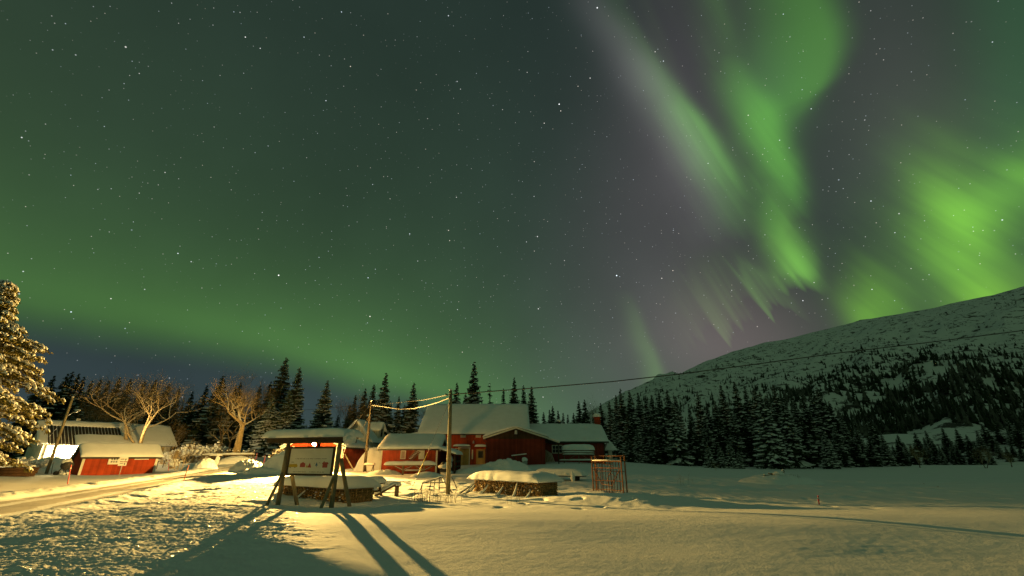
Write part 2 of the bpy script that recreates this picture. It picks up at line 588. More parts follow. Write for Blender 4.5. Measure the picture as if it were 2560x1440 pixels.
def thing(name, label, cat, loc=(0, 0, 0), rz=0.0, group=None):
    o = bpy.data.objects.new(name, None)
    COL.objects.link(o)
    o.empty_display_size = .3
    o.location = loc
    o.rotation_euler = (0, 0, rz)
    return tag(o, label, cat, group)


def copy_tree(o, parent=None):
    c = o.copy()
    COL.objects.link(c)
    if parent: c.parent = parent
    for ch in o.children: copy_tree(ch, c)
    return c


def vn(x, y, seed=0):
    """2-D gradient noise on arrays"""
    x = np.asarray(x, dtype=np.float64); y = np.asarray(y, dtype=np.float64)
    ix = np.floor(x).astype(np.int64); iy = np.floor(y).astype(np.int64)
    fx = x - ix; fy = y - iy

    def g(a, b, u, v):
        h = (a * 374761393 + b * 668265263 + seed * 974634777) & 0xffffffff
        h = ((h ^ (h >> 13)) * 1274126177) & 0xffffffff
        h = h ^ (h >> 16)
        t_ = h.astype(np.float64) * (2 * np.pi / 4294967296.0)
        return np.cos(t_) * u + np.sin(t_) * v
    sx = fx * fx * fx * (fx * (fx * 6 - 15) + 10); sy = fy * fy * fy * (fy * (fy * 6 - 15) + 10)
    a = g(ix, iy, fx, fy); b = g(ix + 1, iy, fx - 1, fy)
    c = g(ix, iy + 1, fx, fy - 1); d = g(ix + 1, iy + 1, fx - 1, fy - 1)
    return ((a + (b - a) * sx) * (1 - sy) + (c + (d - c) * sx) * sy) * 1.5


def fbm(x, y, o=4, seed=0, gain=.5):
    r = 0; a = 1.0
    for i in range(o):
        r = r + a * vn(x, y, seed + i * 17)
        x = x * 2.03 + 5.2; y = y * 2.03 + 1.7
        a *= gain
    return r


def ss(x, a, b):
    t_ = np.clip((x - a) / (b - a), 0, 1)
    return t_ * t_ * (3 - 2 * t_)
# ------------------------------------------------------------------ terrain
# (photo x, photo y, metres north): what the ground looks like there fixes its height
CTRL = [(0, 1440, 5.5), (300, 1440, 5.5), (600, 1440, 6.1), (900, 1440, 6.6), (1300, 1440, 6.6), (1800, 1440, 6.8), (2560, 1440, 7.1),
        (560, 1335, 9.0), (250, 1330, 9.2), (400, 1270, 14.2), (560, 1262, 15.6), (680, 1300, 12.0),
        (850, 1284, 13.3), (1000, 1285, 13.1), (1300, 1285, 13.1), (1700, 1292, 12.6), (2100, 1291, 12.7), (2560, 1285, 13.2), (1000, 1340, 9.7), (1600, 1350, 9.45), (2200, 1350, 9.55), (2560, 1350, 9.65), (1000, 1272, 15.6), (1300, 1273, 15.8), (1700, 1277, 15.6), (2100, 1277, 15.6),
        (1000, 1264, 18.0), (1300, 1266, 18.2), (1700, 1268, 18.0), (2200, 1268, 18.2), (693, 1264, 18.0), (828, 1271, 17.2),
        (780, 1250, 20.6), (925, 1240, 23), (1120, 1235, 25), (1260, 1237, 25), (1520, 1230, 25), (1950, 1235, 26), (2400, 1232, 26),
        (1095, 1222, 28), (1400, 1200, 33), (1940, 1205, 34), (2300, 1205, 36), (1020, 1185, 40), (1250, 1182, 40),
        (1290, 1164, 50), (1160, 1163, 58), (1450, 1157, 57), (1362, 1158, 52), (1600, 1166, 62), (1760, 1167, 80), (2100, 1171, 80), (2400, 1168, 92),
        (780, 1177, 50), (850, 1173, 50), (907, 1166, 57.8), (786, 1182, 40), (640, 1164, 47), (560, 1175, 42), (640, 1190, 33), (560, 1183, 37), (400, 1215, 27), (200, 1262, 18.5), (0, 1308, 13.2),
        (0, 1250, 20), (200, 1225, 25.5), (400, 1195, 35), (193, 1189, 44), (385, 1183, 49), (115, 1185, 44), (0, 1185, 38), (0, 1215, 28), (120, 1160, 54),
        (560, 1150, 58), (430, 1155, 60), (300, 1150, 75), (700, 1140, 80), (1500, 1150, 80), (2560, 1168, 90)]


def _uv(x, y):
    return np.clip(np.arctan2(x, y), -1.05, 1.05) * 2.2, np.log(np.clip(np.hypot(x, y), 2.5, 130)) * 1.6


_c = [at(*p) for p in CTRL]
_cu, _cv = _uv(np.array([p.x for p in _c]), np.array([p.y for p in _c]))
_cz = np.array([p.z for p in _c])


def _ker(d2): return np.where(d2 > 1e-12, d2 * np.log(np.maximum(d2, 1e-12)) * .5, 0)


_K = _ker((_cu[:, None] - _cu) ** 2 + (_cv[:, None] - _cv) ** 2) + np.eye(len(_c)) * .012
_P = np.stack([np.ones_like(_cu), _cu, _cv], 1)
_A = np.block([[_K, _P], [_P.T, np.zeros((3, 3))]])
_W = np.linalg.solve(_A, np.concatenate([_cz, np.zeros(3)]))

RD_Y = np.array([2, 8, 13, 20, 27, 35, 42, 50, 60])
RD_X = np.array([-15.0, -15.3, -16.3, -19.2, -21.7, -24.0, -25.6, -26.4, -27])
RD_W = np.array([2.4, 2.4, 2.3, 2.1, 1.95, 1.95, 2.1, 3.4, 4.0])


def road_d(x, y):
    return np.abs(x - np.interp(y, RD_Y, RD_X)) - np.interp(y, RD_Y, RD_W)


def bump(x, y, cx, cy_, rx, ry, h, p=2):
    q = (np.abs((x - cx) / rx) ** p + np.abs((y - cy_) / ry) ** p)
    return h * np.exp(-q)


def base(x, y):
    x = np.asarray(x, dtype=np.float64); y = np.asarray(y, dtype=np.float64)
    u, v = _uv(x, y)
    z = np.empty(u.shape)
    uf, vf, zf = u.ravel(), v.ravel(), z.ravel()
    for i in range(0, uf.size, 40000):
        s = slice(i, i + 40000)
        zf[s] = _ker((uf[s, None] - _cu) ** 2 + (vf[s, None] - _cv) ** 2) @ _W[:-3] + _W[-3] + _W[-2] * uf[s] + _W[-1] * vf[s]
    z = zf.reshape(u.shape)
    r = np.hypot(x, y)
    far = ss(r, 75, 130)
    back = ss(np.abs(np.arctan2(x, y)), .98, 1.35)
    z = np.clip(z, -.35, 2.2)
    z = z * (1 - np.maximum(far * .9, back)) + .2 * np.maximum(far * .9, back)
    return z


def ground_z(x, y):
    """ground without its fine roughness"""
    x = np.asarray(x, dtype=np.float64); y = np.asarray(y, dtype=np.float64)
    z = base(x, y)
    c = at(1590, 1262, 20.5)
    z = z + bump(x + (y - c.y) * .9, y, c.x, c.y, 2.3, 1.9, .30, 2.4)
    # drift waves
    z = z + .02 * fbm(x * .16, y * .32, 2, 5) * ss(np.hypot(x, y), 3, 12)
    rd = road_d(x, y)
    z = z - .07 * (1 - ss(rd, -.1, .25)) * (y < 62)
    # banks thrown up along the road
    z = z + .16 * np.exp(-((rd - .9) / .7) ** 2) * (y < 47) * (y > 1)
    return z


def gz(x, y): return float(ground_z(np.array([float(x)]), np.array([float(y)]))[0])


def gp(px, d, py=1190):
    """ground point in photo column px, d metres north"""
    for _ in range(4):
        p = at(px, py, d)
        z = gz(p.x, p.y)
        # photo row of that ground point
        fy = d * CS + (z - CAM_H) * SN
        uy = -d * SN + (z - CAM_H) * CS
        py = 720 - FPX * uy / fy
    return Vector((p.x, p.y, z))


def rough_amount(x, y):
    xb = np.interp(y, [5, 7, 10, 15, 18, 20, 30, 44], [-2.3, -2.9, -4.4, -7.2, -8.9, -10.0, -13.5, -19.0]) + .45 * vn(x * .8, y * .8, 77) + .55 * vn(x * 2.6, y * 2.6, 78)
    rd = road_d(x, y)
    right = ss(xb - x, -.5, .8) * ss(rd, .02, .45) * (x > np.interp(y, RD_Y, RD_X)) * (1 - ss(y, 42, 48))
    left = ss(rd, .02, .35) * (1 - ss(rd, 1.3, 2.2)) * (x < np.interp(y, RD_Y, RD_X)) * (1 - ss(y, 44, 52))
    c = at(1110, 1205, 36)
    yard = np.exp(-(((x + 6.5) / 7) ** 2 + ((y - 36.0) / 3.0) ** 2)) * .5
    return np.clip(right + left + yard, 0, 1)


def rough_z(x, y):
    a = rough_amount(x, y)
    wx = x + .25 * vn(x * 1.7, y * 1.7, 3); wy = y + .25 * vn(x * 1.7 + 9, y * 1.7, 4)
    n = .050 * fbm(wx * .55, wy * .8, 2, 21) + .024 * (1 - np.abs(vn(wx * 2.3, wy * 2.3, 31)) * 2) + .018 * (1 - 2 * np.abs(vn(wx * 5.1, wy * 5.1, 41))) + .028 * vn(wx * 11.3, wy * 11.3, 51) + .024 * np.maximum(vn(x * 19.0, y * 19.0, 61), -.1) + .012 * vn(x * 37.0, y * 37.0, 66)
    fine = .0018 * vn(x * 6, y * 6, 71) + .003 * fbm(x * .9, y * 1.4, 2, 81)
    # old foot tracks and wind scours between the woodpiles
    mid = ss(y, 15.5, 18) * (1 - ss(y, 34, 44)) * (1 - a) * ss(x, -11, -9)
    sc = .03 * fbm(x * .9, y * .55, 3, 91) * mid
    dents = -.10 * ss(vn(x * 1.1, y * .9, 97), .35, .75) * mid
    n = n * .62 - .09 * ss(vn(x * .55 + 4, y * .8, 131), .3, .7)
    return n * a + (fine + sc + dents) * (1 - a) * ss(road_d(x, y) + .0, -.2, .3)


def build_ground():
    ra = [0.4, .8, 1.3, 2.0, 2.8, 3.6]
    rb = list(4.2 * 1.0042 ** np.arange(0, 660))
    r = ra + rb
    while r[-1] < 160: r.append(r[-1] * 1.012)
    while r[-1] < 5200: r.append(r[-1] * 1.12)
    r = np.array(r)
    fr = np.arange(-1.02, 1.0201, .0022)
    bk = np.linspace(1.02, 2 * np.pi - 1.02, 70)[1:-1]
    th = np.concatenate([fr, bk])
    nt, nr_ = len(th), len(r)
    R, T = np.meshgrid(r, th, indexing='ij')
    X = R * np.sin(T); Y = R * np.cos(T)
    Z = ground_z(X, Y)
    front = np.abs(((T + np.pi) % (2 * np.pi)) - np.pi) < 1.03
    near = (R < 90)
    m_ = front & near
    Z[m_] += rough_z(X[m_], Y[m_])
    Z = Z - ss(R, 900, 5000) * 40
    v = np.stack([X.ravel(), Y.ravel(), Z.ravel()], 1)
    v = np.concatenate([v, [[0, 0, float(Z[0].mean())]]])
    i = np.arange(nr_ - 1)[:, None] * nt
    j = np.arange(nt)[None, :]
    j2 = (j + 1) % nt
    q = np.stack([i + j, i + nt + j, i + nt + j2, i + j2], -1).reshape(-1, 4)
    tri = np.stack([np.full(nt, nr_ * nt), np.arange(nt), (np.arange(nt) + 1) % nt], -1)
    me = bpy.data.meshes.new('snow_ground')
    me.vertices.add(len(v)); me.vertices.foreach_set('co', v.ravel())
    me.loops.add(q.size + tri.size)
    me.loops.foreach_set('vertex_index', np.concatenate([q.ravel(), tri.ravel()]).astype(np.int32))
    me.polygons.add(len(q) + len(tri))
    me.polygons.foreach_set('loop_start', np.concatenate([np.arange(len(q)) * 4, len(q) * 4 + np.arange(len(tri)) * 3]).astype(np.int32))
    me.polygons.foreach_set('use_smooth', np.ones(len(q) + len(tri), dtype=bool))
    me.materials.append(M['ground'])
    me.update(calc_edges=True)
    # normals up
    if me.polygons[0].normal.z < 0: me.flip_normals()
    tag(link('snow_ground', me), kind='structure')


build_ground()


def grid_mesh(name, X, Y, Z, m_, kind=None, smooth=True):
    n, k = X.shape
    v = np.stack([X.ravel(), Y.ravel(), Z.ravel()], 1)
    i = np.arange(n - 1)[:, None] * k
    j = np.arange(k - 1)[None, :]
    q = np.stack([i + j, i + j + 1, i + k + j + 1, i + k + j], -1).reshape(-1, 4)
    me = bpy.data.meshes.new(name)
    me.vertices.add(len(v)); me.vertices.foreach_set('co', v.ravel())
    me.loops.add(q.size); me.loops.foreach_set('vertex_index', q.ravel().astype(np.int32))
    me.polygons.add(len(q)); me.polygons.foreach_set('loop_start', (np.arange(len(q)) * 4).astype(np.int32))
    me.polygons.foreach_set('use_smooth', np.full(len(q), smooth))
    me.materials.append(m_)
    me.update(calc_edges=True)
    if me.polygons[len(q) // 2].normal.z < 0: me.flip_normals()
    return tag(link(name, me), kind=kind)


# the ploughed road: a packed sheet just above the dip cut for it
_yy = np.linspace(2, 56, 260)
_ss = np.linspace(-1, 1, 31)
_Y, _S = np.meshgrid(_yy, _ss, indexing='ij')
_X = np.interp(_Y, RD_Y, RD_X) + _S * (np.interp(_Y, RD_Y, RD_W) + .12)
_Z = base(_X, _Y) + .02 * fbm(_X * .16, _Y * .32, 2, 5) - .07 + .012 + .012 * vn(_X * 3.5, _Y * .35, 7) + .006 * vn(_X * 9, _Y * 2, 8) - .06 * ss(np.abs(_S), .93, 1.0)
_Z -= .03 * np.exp(-((np.abs(_S) - .42) / .13) ** 2)
_Z[-6:] -= np.linspace(0, .3, 6)[:, None]
grid_mesh('road', _X, _Y, _Z, M['packed'], 'structure')

# ------------------------------------------------------------------ mountain
RIDGE = [(1250, 1128), (1380, 1080), (1480, 1022), (1560, 978), (1640, 950), (1700, 931), (1770, 898), (1850, 872), (1900, 858), (1990, 842), (2070, 822), (2150, 799), (2250, 783), (2330, 768), (2400, 752), (2480, 738), (2560, 716), (2800, 660), (3300, 600), (4200, 640), (6500, 760)]
_ra = [azel(*p) for p in RIDGE]
_raz = np.array([a for a, e in _ra]); _rel = np.array([e for a, e in _ra])
M_R0, M_R1 = 150.0, 1150.0


def mountain_z(az, s):
    """az in degrees, s 0..1 from the foot to the ridge"""
    el = np.interp(az, _raz, _rel)
    r1 = M_R1 * (.72 + .28 * ss(az, 8, 45))
    H = r1 * np.tan(np.radians(el))
    r = M_R0 + s * (r1 - M_R0)
    x = r * np.sin(np.radians(az)); y = r * np.cos(np.radians(az))
    prof = .62 * s ** 1.15 + .38 * s ** 2.2
    z = H * prof
    n = (fbm(x / 150, y / 150, 4, 201) * 15 + (1 - 2 * np.abs(vn(x / 90 + 3, y / 90, 231))) * 10 + (1 - 2 * np.abs(vn(x / 38 + 3, y / 38, 241))) * 4 + fbm(x / 20, y / 20, 3, 251) * 2.6)
    return x, y, z + n * ss(s, 0, .12) * (1 - .86 * ss(s, .75, 1.0)) * np.clip(H / 140, .15, 1) + .2


_az = np.linspace(1, 88, 640); _s = np.concatenate([np.linspace(0, 1, 240), [1.03, 1.1, 1.3]])
_AZ, _SS = np.meshgrid(_az, _s, indexing='ij')
_X, _Y, _Z = mountain_z(_AZ, np.minimum(_SS, 1.0))
_k = np.where(_SS > 1, _SS, 1.0)
_X = _X * _k; _Y = _Y * _k
_Z = _Z - np.where(_SS > 1, (_SS - 1) * 500, 0)
_Z[:, 0] = -3
grid_mesh('mountain', _X, _Y, _Z, M['rock'], 'structure')


def mountain_wood():
    rng = np.random.RandomState(4)
    N = 95000
    az = rng.uniform(12, 62, N); s = rng.uniform(.0, .97, N) ** 1.25
    x, y, z = mountain_z(az, s)
    n1 = fbm(x / 70, y / 70, 3, 301); n2 = fbm(x / 240, z / 40, 3, 311)
    dens = np.clip(.30 * (1 - s) ** 2.2 + .42 * n1 * (1 - s * .65) + .30 * n2 - .04 + .25 * (1 - ss(s, .07, .16)) + .30 * ss(az, 22, 38) * (1 - ss(s, .22, .55)), .014, 1) * ss(s, .055, .075)
    keep = rng.uniform(0, 1, N) < dens * .75
    az, s, x, y, z = (a[keep] for a in (az, s, x, y, z))
    n = len(x)
    h = (2.2 + 5.4 * rng.uniform(0, 1, n) ** 1.6) * (1 - .35 * s)
    w = h * rng.uniform(.13, .22, n)
    bushy = (rng.uniform(0, 1, n) < .35 + .35 * s)
    w = np.where(bushy, w * 1.5, w); h = np.where(bushy, h * .55, h)
    K = 6
    V = []; F = []; off = 0
    tiers = [(0.02, .95, .34), (.14, .92, .46), (.28, .76, .60), (.42, .60, .74), (.57, .46, .88), (.72, .30, 1.0)]
    for (z0, rr, z1) in tiers:
        a = rng.uniform(0, 6.28, (n, 1)) + np.arange(K)[None] * 2 * np.pi / K
        rad = w[:, None] * rr * rng.uniform(.35, 1.35, (n, K))
        vx = x[:, None] + rad * np.cos(a); vy = y[:, None] + rad * np.sin(a)
        vz = z[:, None] + h[:, None] * (z0 + rng.uniform(-.05, .05, (n, K))) - .3
        ring = np.stack([vx, vy, vz], -1)
        tip = np.stack([x + w * .1 * rng.uniform(-1, 1, n), y, z + h * z1], -1)[:, None, :]
        V.append(np.concatenate([ring, tip], 1).reshape(-1, 3))
        b = off + np.arange(n)[:, None] * (K + 1)
        k = np.arange(K)[None]
        F.append(np.stack([b + k, b + (k + 1) % K, np.broadcast_to(b + K, (n, K))], -1).reshape(-1, 3))
        off += n * (K + 1)
    V = np.concatenate(V); F = np.concatenate(F)
    me = bpy.data.meshes.new('mountain_wood')
    me.vertices.add(len(V)); me.vertices.foreach_set('co', V.ravel())
    me.loops.add(F.size); me.loops.foreach_set('vertex_index', F.ravel().astype(np.int32))
    me.polygons.add(len(F)); me.polygons.foreach_set('loop_start', (np.arange(len(F)) * 3).astype(np.int32))
    me.materials.append(M['needles_dark']); me.materials.append(M['frosted_wood'])
    frosty = rng.uniform(0, 1, n) < .38
    me.polygons.foreach_set('material_index', np.tile(np.repeat(frosty.astype(np.int32), K), len(tiers)))
    me.update(calc_edges=True)
    tag(link('mountain_wood', me), 'dark sparse spruce and birch wood scattered up the snowy mountainside', 'forest', kind='stuff')


mountain_wood()
# ------------------------------------------------------------------ snow shapes
def snow_cap(mb, x0, x1, y0, y1, zf, t, nx=26, ny=18, seed=0, amp=.12, pw=5, under=.02, mi=0, sag=0.0):
    """a rounded layer of snow over the rectangle, lying on the surface zf(x, y)"""
    us = np.sin(np.pi / 2 * np.linspace(-1, 1, nx)); vs_ = np.sin(np.pi / 2 * np.linspace(-1, 1, ny))
    top = []; bot = []
    for u in us:
        for v in vs_:
            e = max(0, 1 - abs(u) ** pw) ** .42 * max(0, 1 - abs(v) ** pw) ** .42
            x = (x0 + x1) / 2 + u * (x1 - x0) / 2; y = (y0 + y1) / 2 + v * (y1 - y0) / 2
            wob = mnoise.noise(Vector((x * .9 + seed * 5.1, y * .9, seed * 2.3))) + .4 * mnoise.noise(Vector((x * 3.1, y * 3.1 + seed, 4.2)))
            ex = .05 * mnoise.noise(Vector((x * 2.3 + seed, y * 2.3, 9.7)))
            z = zf(x, y)
            top.append((x + ex * abs(u) ** 4, y + ex * abs(v) ** 4, z + t * e * (1 + amp * wob) - sag * max(abs(u), abs(v)) ** 8))
            bot.append((x * .999 + (x0 + x1) * .0005, y, z - under * (1 - e) + .003))
    n = nx * ny
    fs = []
    for i in range(nx - 1):
        for j in range(ny - 1):
            a = i * ny + j
            fs.append((a, a + ny, a + ny + 1, a + 1))
            fs.append((n + a, n + a + 1, n + a + ny + 1, n + a + ny))
    per = [(i, 0) for i in range(nx)] + [(nx - 1, j) for j in range(1, ny)] + [(i, ny - 1) for i in range(nx - 2, -1, -1)] + [(0, j) for j in range(ny - 2, 0, -1)]
    per = [i * ny + j for i, j in per]
    for a, b in zip(per, per[1:] + per[:1]): fs.append((a, n + a, n + b, b))
    mb.add(top + bot, fs, mi)


def snow_pile(px, d, rx, ry, h, label, lumpy=.3, seed=0, rz=0.0, name='snow_pile', group=None, mi='snow', sink=.25):
    """a heap of thrown-up snow standing on the ground"""
    c = gp(px, d)
    rng = random.Random(seed)
    n, k = 56, 30
    vs = []; fs = []
    for i in range(k + 1):
        q = i / k
        for j in range(n):
            a = 2 * math.pi * j / n
            lobes = 1 + .18 * mnoise.noise(Vector((math.cos(a) * 1.3 + seed, math.sin(a) * 1.3, seed * 1.7)))
            x = math.cos(a) * rx * q * lobes; y = math.sin(a) * ry * q * lobes
            prof = (1 - q * q) ** 1.1
            w = Vector((x * 1.6 + seed * 3, y * 1.6, seed))
            nse = mnoise.noise(w) * .5 + (1 - 2 * abs(mnoise.noise(w * 2.3))) * .38 + (1 - 2 * abs(mnoise.noise(w * 5.1))) * .22 + mnoise.noise(w * 10) * .1
            z = h * prof + lumpy * nse * min(1, prof * 3 + .12) * h - sink * q ** 6
            ca, sa = math.cos(rz), math.sin(rz)
            X = x * ca - y * sa; Y = x * sa + y * ca
            vs.append((X, Y, z + (gz(c.x + X, c.y + Y) - c.z if i % 6 == 0 or True else 0)))
    for i in range(k):
        for j in range(n):
            fs.append((i * n + j, (i + 1) * n + j, (i + 1) * n + (j + 1) % n, i * n + (j + 1) % n))
    mb = MB(); mb.add(vs, fs)
    o = mb.build(name, M[mi], smooth=True, loc=c)
    return tag(o, label, 'snow pile', group)


# ------------------------------------------------------------------ trees
def spruce_mesh(seed, H, R, snow_p, density=2.1, thin=1.0, droop=.5, cloud=False):
    rng = random.Random(seed)
    cr, sn, tr = MB(), MB(), MB()
    tr.tube([(0, 0, -.6), (0, 0, H * .5), (0, 0, H * .985)], [H * .014 + .05, H * .009 + .02, .02], 7)
    n = int(H * density)
    lean = rng.uniform(-.01, .01)
    for k in range(n):
        q = (k + rng.random()) / n
        z = H * (.035 + .955 * q)
        r0 = R * (1 - q) ** .82 * (1.0 if q > .12 else .75 + 2 * q) + .10
        cnt = max(4, int((9 if q < .75 else 6) * thin))
        a0 = rng.random() * 6.28
        for j in range(cnt):
            if rng.random() > .93 * thin + .07: continue
            a = a0 + j * 6.283 / cnt + rng.uniform(-.3, .3)
            z = H * (.03 + .955 * min(.995, (k + rng.uniform(-.1, 1.3)) / n))
            r = r0 * rng.uniform(.62, 1.18)
            w = (r * .30 + .10) * rng.uniform(.8, 1.2)
            dirv = Vector((math.cos(a), math.sin(a), 0)); side = Vector((-math.sin(a), math.cos(a), 0))
            dr = droop * rng.uniform(.7, 1.3) * (1 - .55 * q)
            S = 5
            L = []; C = []; Rr = []
            for i in range(S + 1):
                s = i / S
                p = dirv * (r * s) + Vector((lean * z, 0, z - r * (dr * s - .28 * dr * s * s * s)))
                ww = w * (math.sin(math.pi * min(1, .16 + s * .86)) ** .8) * rng.uniform(.7, 1.3)
                if i == S: ww = .02
                dz = -ww * .55 * rng.uniform(.6, 1.4)
                back = -dirv * (ww * .3)
                L.append(p + side * ww + Vector((0, 0, dz)) + back * rng.random()); C.append(p); Rr.append(p - side * ww + Vector((0, 0, dz)) + back * rng.random())
            vs = L + C + Rr
            m_ = S + 1
            fs = []
            for i in range(S):
                fs.append((i, i + 1, m_ + i + 1, m_ + i))
                fs.append((m_ + i, m_ + i + 1, 2 * m_ + i + 1, 2 * m_ + i))
            cr.add(vs, fs)
            # hanging twigs
            for i in range(1, S, 1):
                for sd, E_ in ((1, L), (-1, Rr)):
                    if rng.random() < .55:
                        p = E_[i]; ln = .35 * w + .12
                        cr.add([p, p + dirv * ln * .7, p + Vector((0, 0, -ln * rng.uniform(.7, 1.4))) + dirv * ln * .3], [(0, 1, 2)])
            if rng.random() < snow_p:
                t = .05 + .03 * r
                i0 = rng.choice((0, 1, 1, 2)); ii = range(i0, S + 1)
                top = []; lo = []
                for i in ii:
                    f = rng.uniform(.35, .8)
                    up = Vector((0, 0, t * rng.uniform(.5, 1.3)))
                    if i in (i0,): up *= .3
                    top.append((C[i] + (L[i] - C[i]) * f + Vector((0, 0, .03)), C[i] + up, C[i] + (Rr[i] - C[i]) * f + Vector((0, 0, .03))))
                vs = [p for tr_ in top for p in tr_]
                fs = []
                for i in range(len(top) - 1):
                    fs.append((i * 3, (i + 1) * 3, (i + 1) * 3 + 1, i * 3 + 1))
                    fs.append((i * 3 + 1, (i + 1) * 3 + 1, (i + 1) * 3 + 2, i * 3 + 2))
                sn.add(vs, fs)
    return cr, sn, tr


SPR = {}


def spruce_proto(key, seed, H, R, snow_p, **kw):
    cr, sn, tr = spruce_mesh(seed, H, R, snow_p, **kw)
    root = thing('spruce_tree', '', 'tree')
    tr.build('trunk', M['bark'], root, smooth=True)
    c = cr.build('crown', M['needles'], root)
    tag(sn.build('snow_load', M['snow'], c, smooth=True), kind='stuff')
    SPR[key] = (root, H, [False])


spruce_proto('a', 1, 18, 3.9, .72)
spruce_proto('b', 2, 18, 3.4, .72)
spruce_proto('c', 3, 18, 3.1, .8)
spruce_proto('heavy', 4, 16, 4.0, .95, droop=.75)
spruce_proto('heavy2', 7, 15, 3.7, .92, droop=.8)
spruce_proto('dark', 5, 18, 3.8, .30)
spruce_proto('dark2', 8, 18, 3.2, .25)
spruce_proto('thin', 6, 18, 2.3, .30, density=1.35, thin=.75)
spruce_proto('small', 9, 6, 1.55, .9, density=4.2, droop=.6)


def spruce(key, px, top_y, d, label, group=None, base_y=None, wide=1.0):
    root, H, used = SPR[key]
    g = gp(px, d) if base_y is None else at(px, base_y, d)
    top = at(px, top_y, d)
    h = top.z - g.z
    o = root if not used[0] else copy_tree(root)
    used[0] = True
    o.location = g
    s = h / H
    o.scale = (s * wide, s * wide, s)
    o.rotation_euler = (0, 0, (px * 1.37 + top_y * .71) % 6.28)
    tag(o, label, 'tree', group)
    return o


def bare_tree(seed, H, spread=.55, levels=5, trunk_r=None, split=.35, fine=3, upright=.3, stems=1, twigs=True, first=.28):
    rng = random.Random(seed)
    tr, li, tw = MB(), MB(), MB()
    trunk_r = trunk_r or H * .03

    def grow(p, d, L, r, lv, mb_hint):
        n = 4 if lv > 1 else 3
        pts = [p]; rs = [r]
        dd = d.copy()
        for i in range(n):
            dd = (dd + Vector((rng.uniform(-1, 1), rng.uniform(-1, 1), rng.uniform(-.5, .8))) * (.16 + .05 * (levels - lv)) + Vector((0, 0, .05 * upright))).normalized()
            p = p + dd * (L / n)
            pts.append(p); rs.append(max(.0045, r * (1 - .62 * (i + 1) / n)))
        mb = tr if lv == levels else (li if lv > 1 else tw)
        mb.tube(pts, rs, 8 if lv == levels else (5 if lv > 2 else 3), cap=False)
        if lv <= 0: return
        m_ = rng.randint(3, 5) if lv > 1 else rng.randint(2, fine)
        for k in range(m_):
            f = rng.uniform(split, 1.0) if k else 1.0
            i = min(n - 1, int(f * n)); q = pts[i].lerp(pts[i + 1], f * n - i) if i < n else pts[-1]
            ax = Vector((rng.uniform(-1, 1), rng.uniform(-1, 1), rng.uniform(-.35, .35)))
            nd = (dd * (1 - spread) + ax.normalized() * spread * 1.25 + Vector((0, 0, upright * .4))).normalized()
            grow(q, nd, L * rng.uniform(.55, .8), rs[i] * rng.uniform(.55, .78), lv - 1, None)

    for s in range(stems):
        a = 6.28 * s / max(1, stems) + rng.random()
        d = Vector((.28 * math.cos(a), .28 * math.sin(a), 1)) if stems > 1 else Vector((rng.uniform(-.08, .08), rng.uniform(-.08, .08), 1))
        grow(Vector((.15 * math.cos(a) * (stems > 1), .15 * math.sin(a) * (stems > 1), -.4)), d.normalized(), H * first + .4, trunk_r, levels, None)
    # normalise the height
    zmax = max(v[2] for v in (tw.v or li.v))
    k = H / zmax
    for mb in (tr, li, tw): mb.v = [(x * k, y * k, z * k if z > 0 else z) for x, y, z in mb.v]
    return tr, li, tw


BARE = {}


def bare_proto(key, mats, **kw):
    tr, li, tw = bare_tree(**kw)
    root = thing('bare_tree', '', 'tree')
    tr.build('trunk', M[mats[0]], root, smooth=True)
    c = li.build('crown', M[mats[1]], root, smooth=True)
    tw.build('twigs', M[mats[2]], c)
    BARE[key] = (root, kw['H'], [False])


def bare(key, px, top_y, d, label, group=None, base_y=None, wide=1.0, rot=None):
    root, H, used = BARE[key]
    g = gp(px, d) if base_y is None else at(px, base_y, d)
    h = at(px, top_y, d).z - g.z
    o = root if not used[0] else copy_tree(root)
    used[0] = True
    o.location = g
    s = h / H
    o.scale = (s * wide, s * wide, s)
    o.rotation_euler = (0, 0, rot if rot is not None else (px * 1.91) % 6.28)
    return tag(o, label, 'tree', group)


bare_proto('old', ('frost', 'frost', 'twig'), seed=12, H=9.5, spread=.62, levels=5, trunk_r=.36, upright=.55, first=.27, fine=5)
bare_proto('twin', ('frost', 'frost', 'twig'), seed=31, H=9.5, spread=.60, levels=5, trunk_r=.20, upright=.55, stems=2, first=.34, fine=5)
bare_proto('birch', ('bark', 'twig', 'twig'), seed=23, H=12, spread=.45, levels=5, trunk_r=.16, upright=.8, first=.34, fine=4)
bare_proto('birch2', ('bark', 'frost', 'twig'), seed=27, H=12, spread=.55, levels=5, trunk_r=.16, upright=.6, stems=2, first=.3, fine=4)
bare_proto('sap', ('frost', 'frost', 'twig'), seed=41, H=3, spread=.5, levels=3, trunk_r=.04, upright=.7, stems=3, first=.4, fine=3)

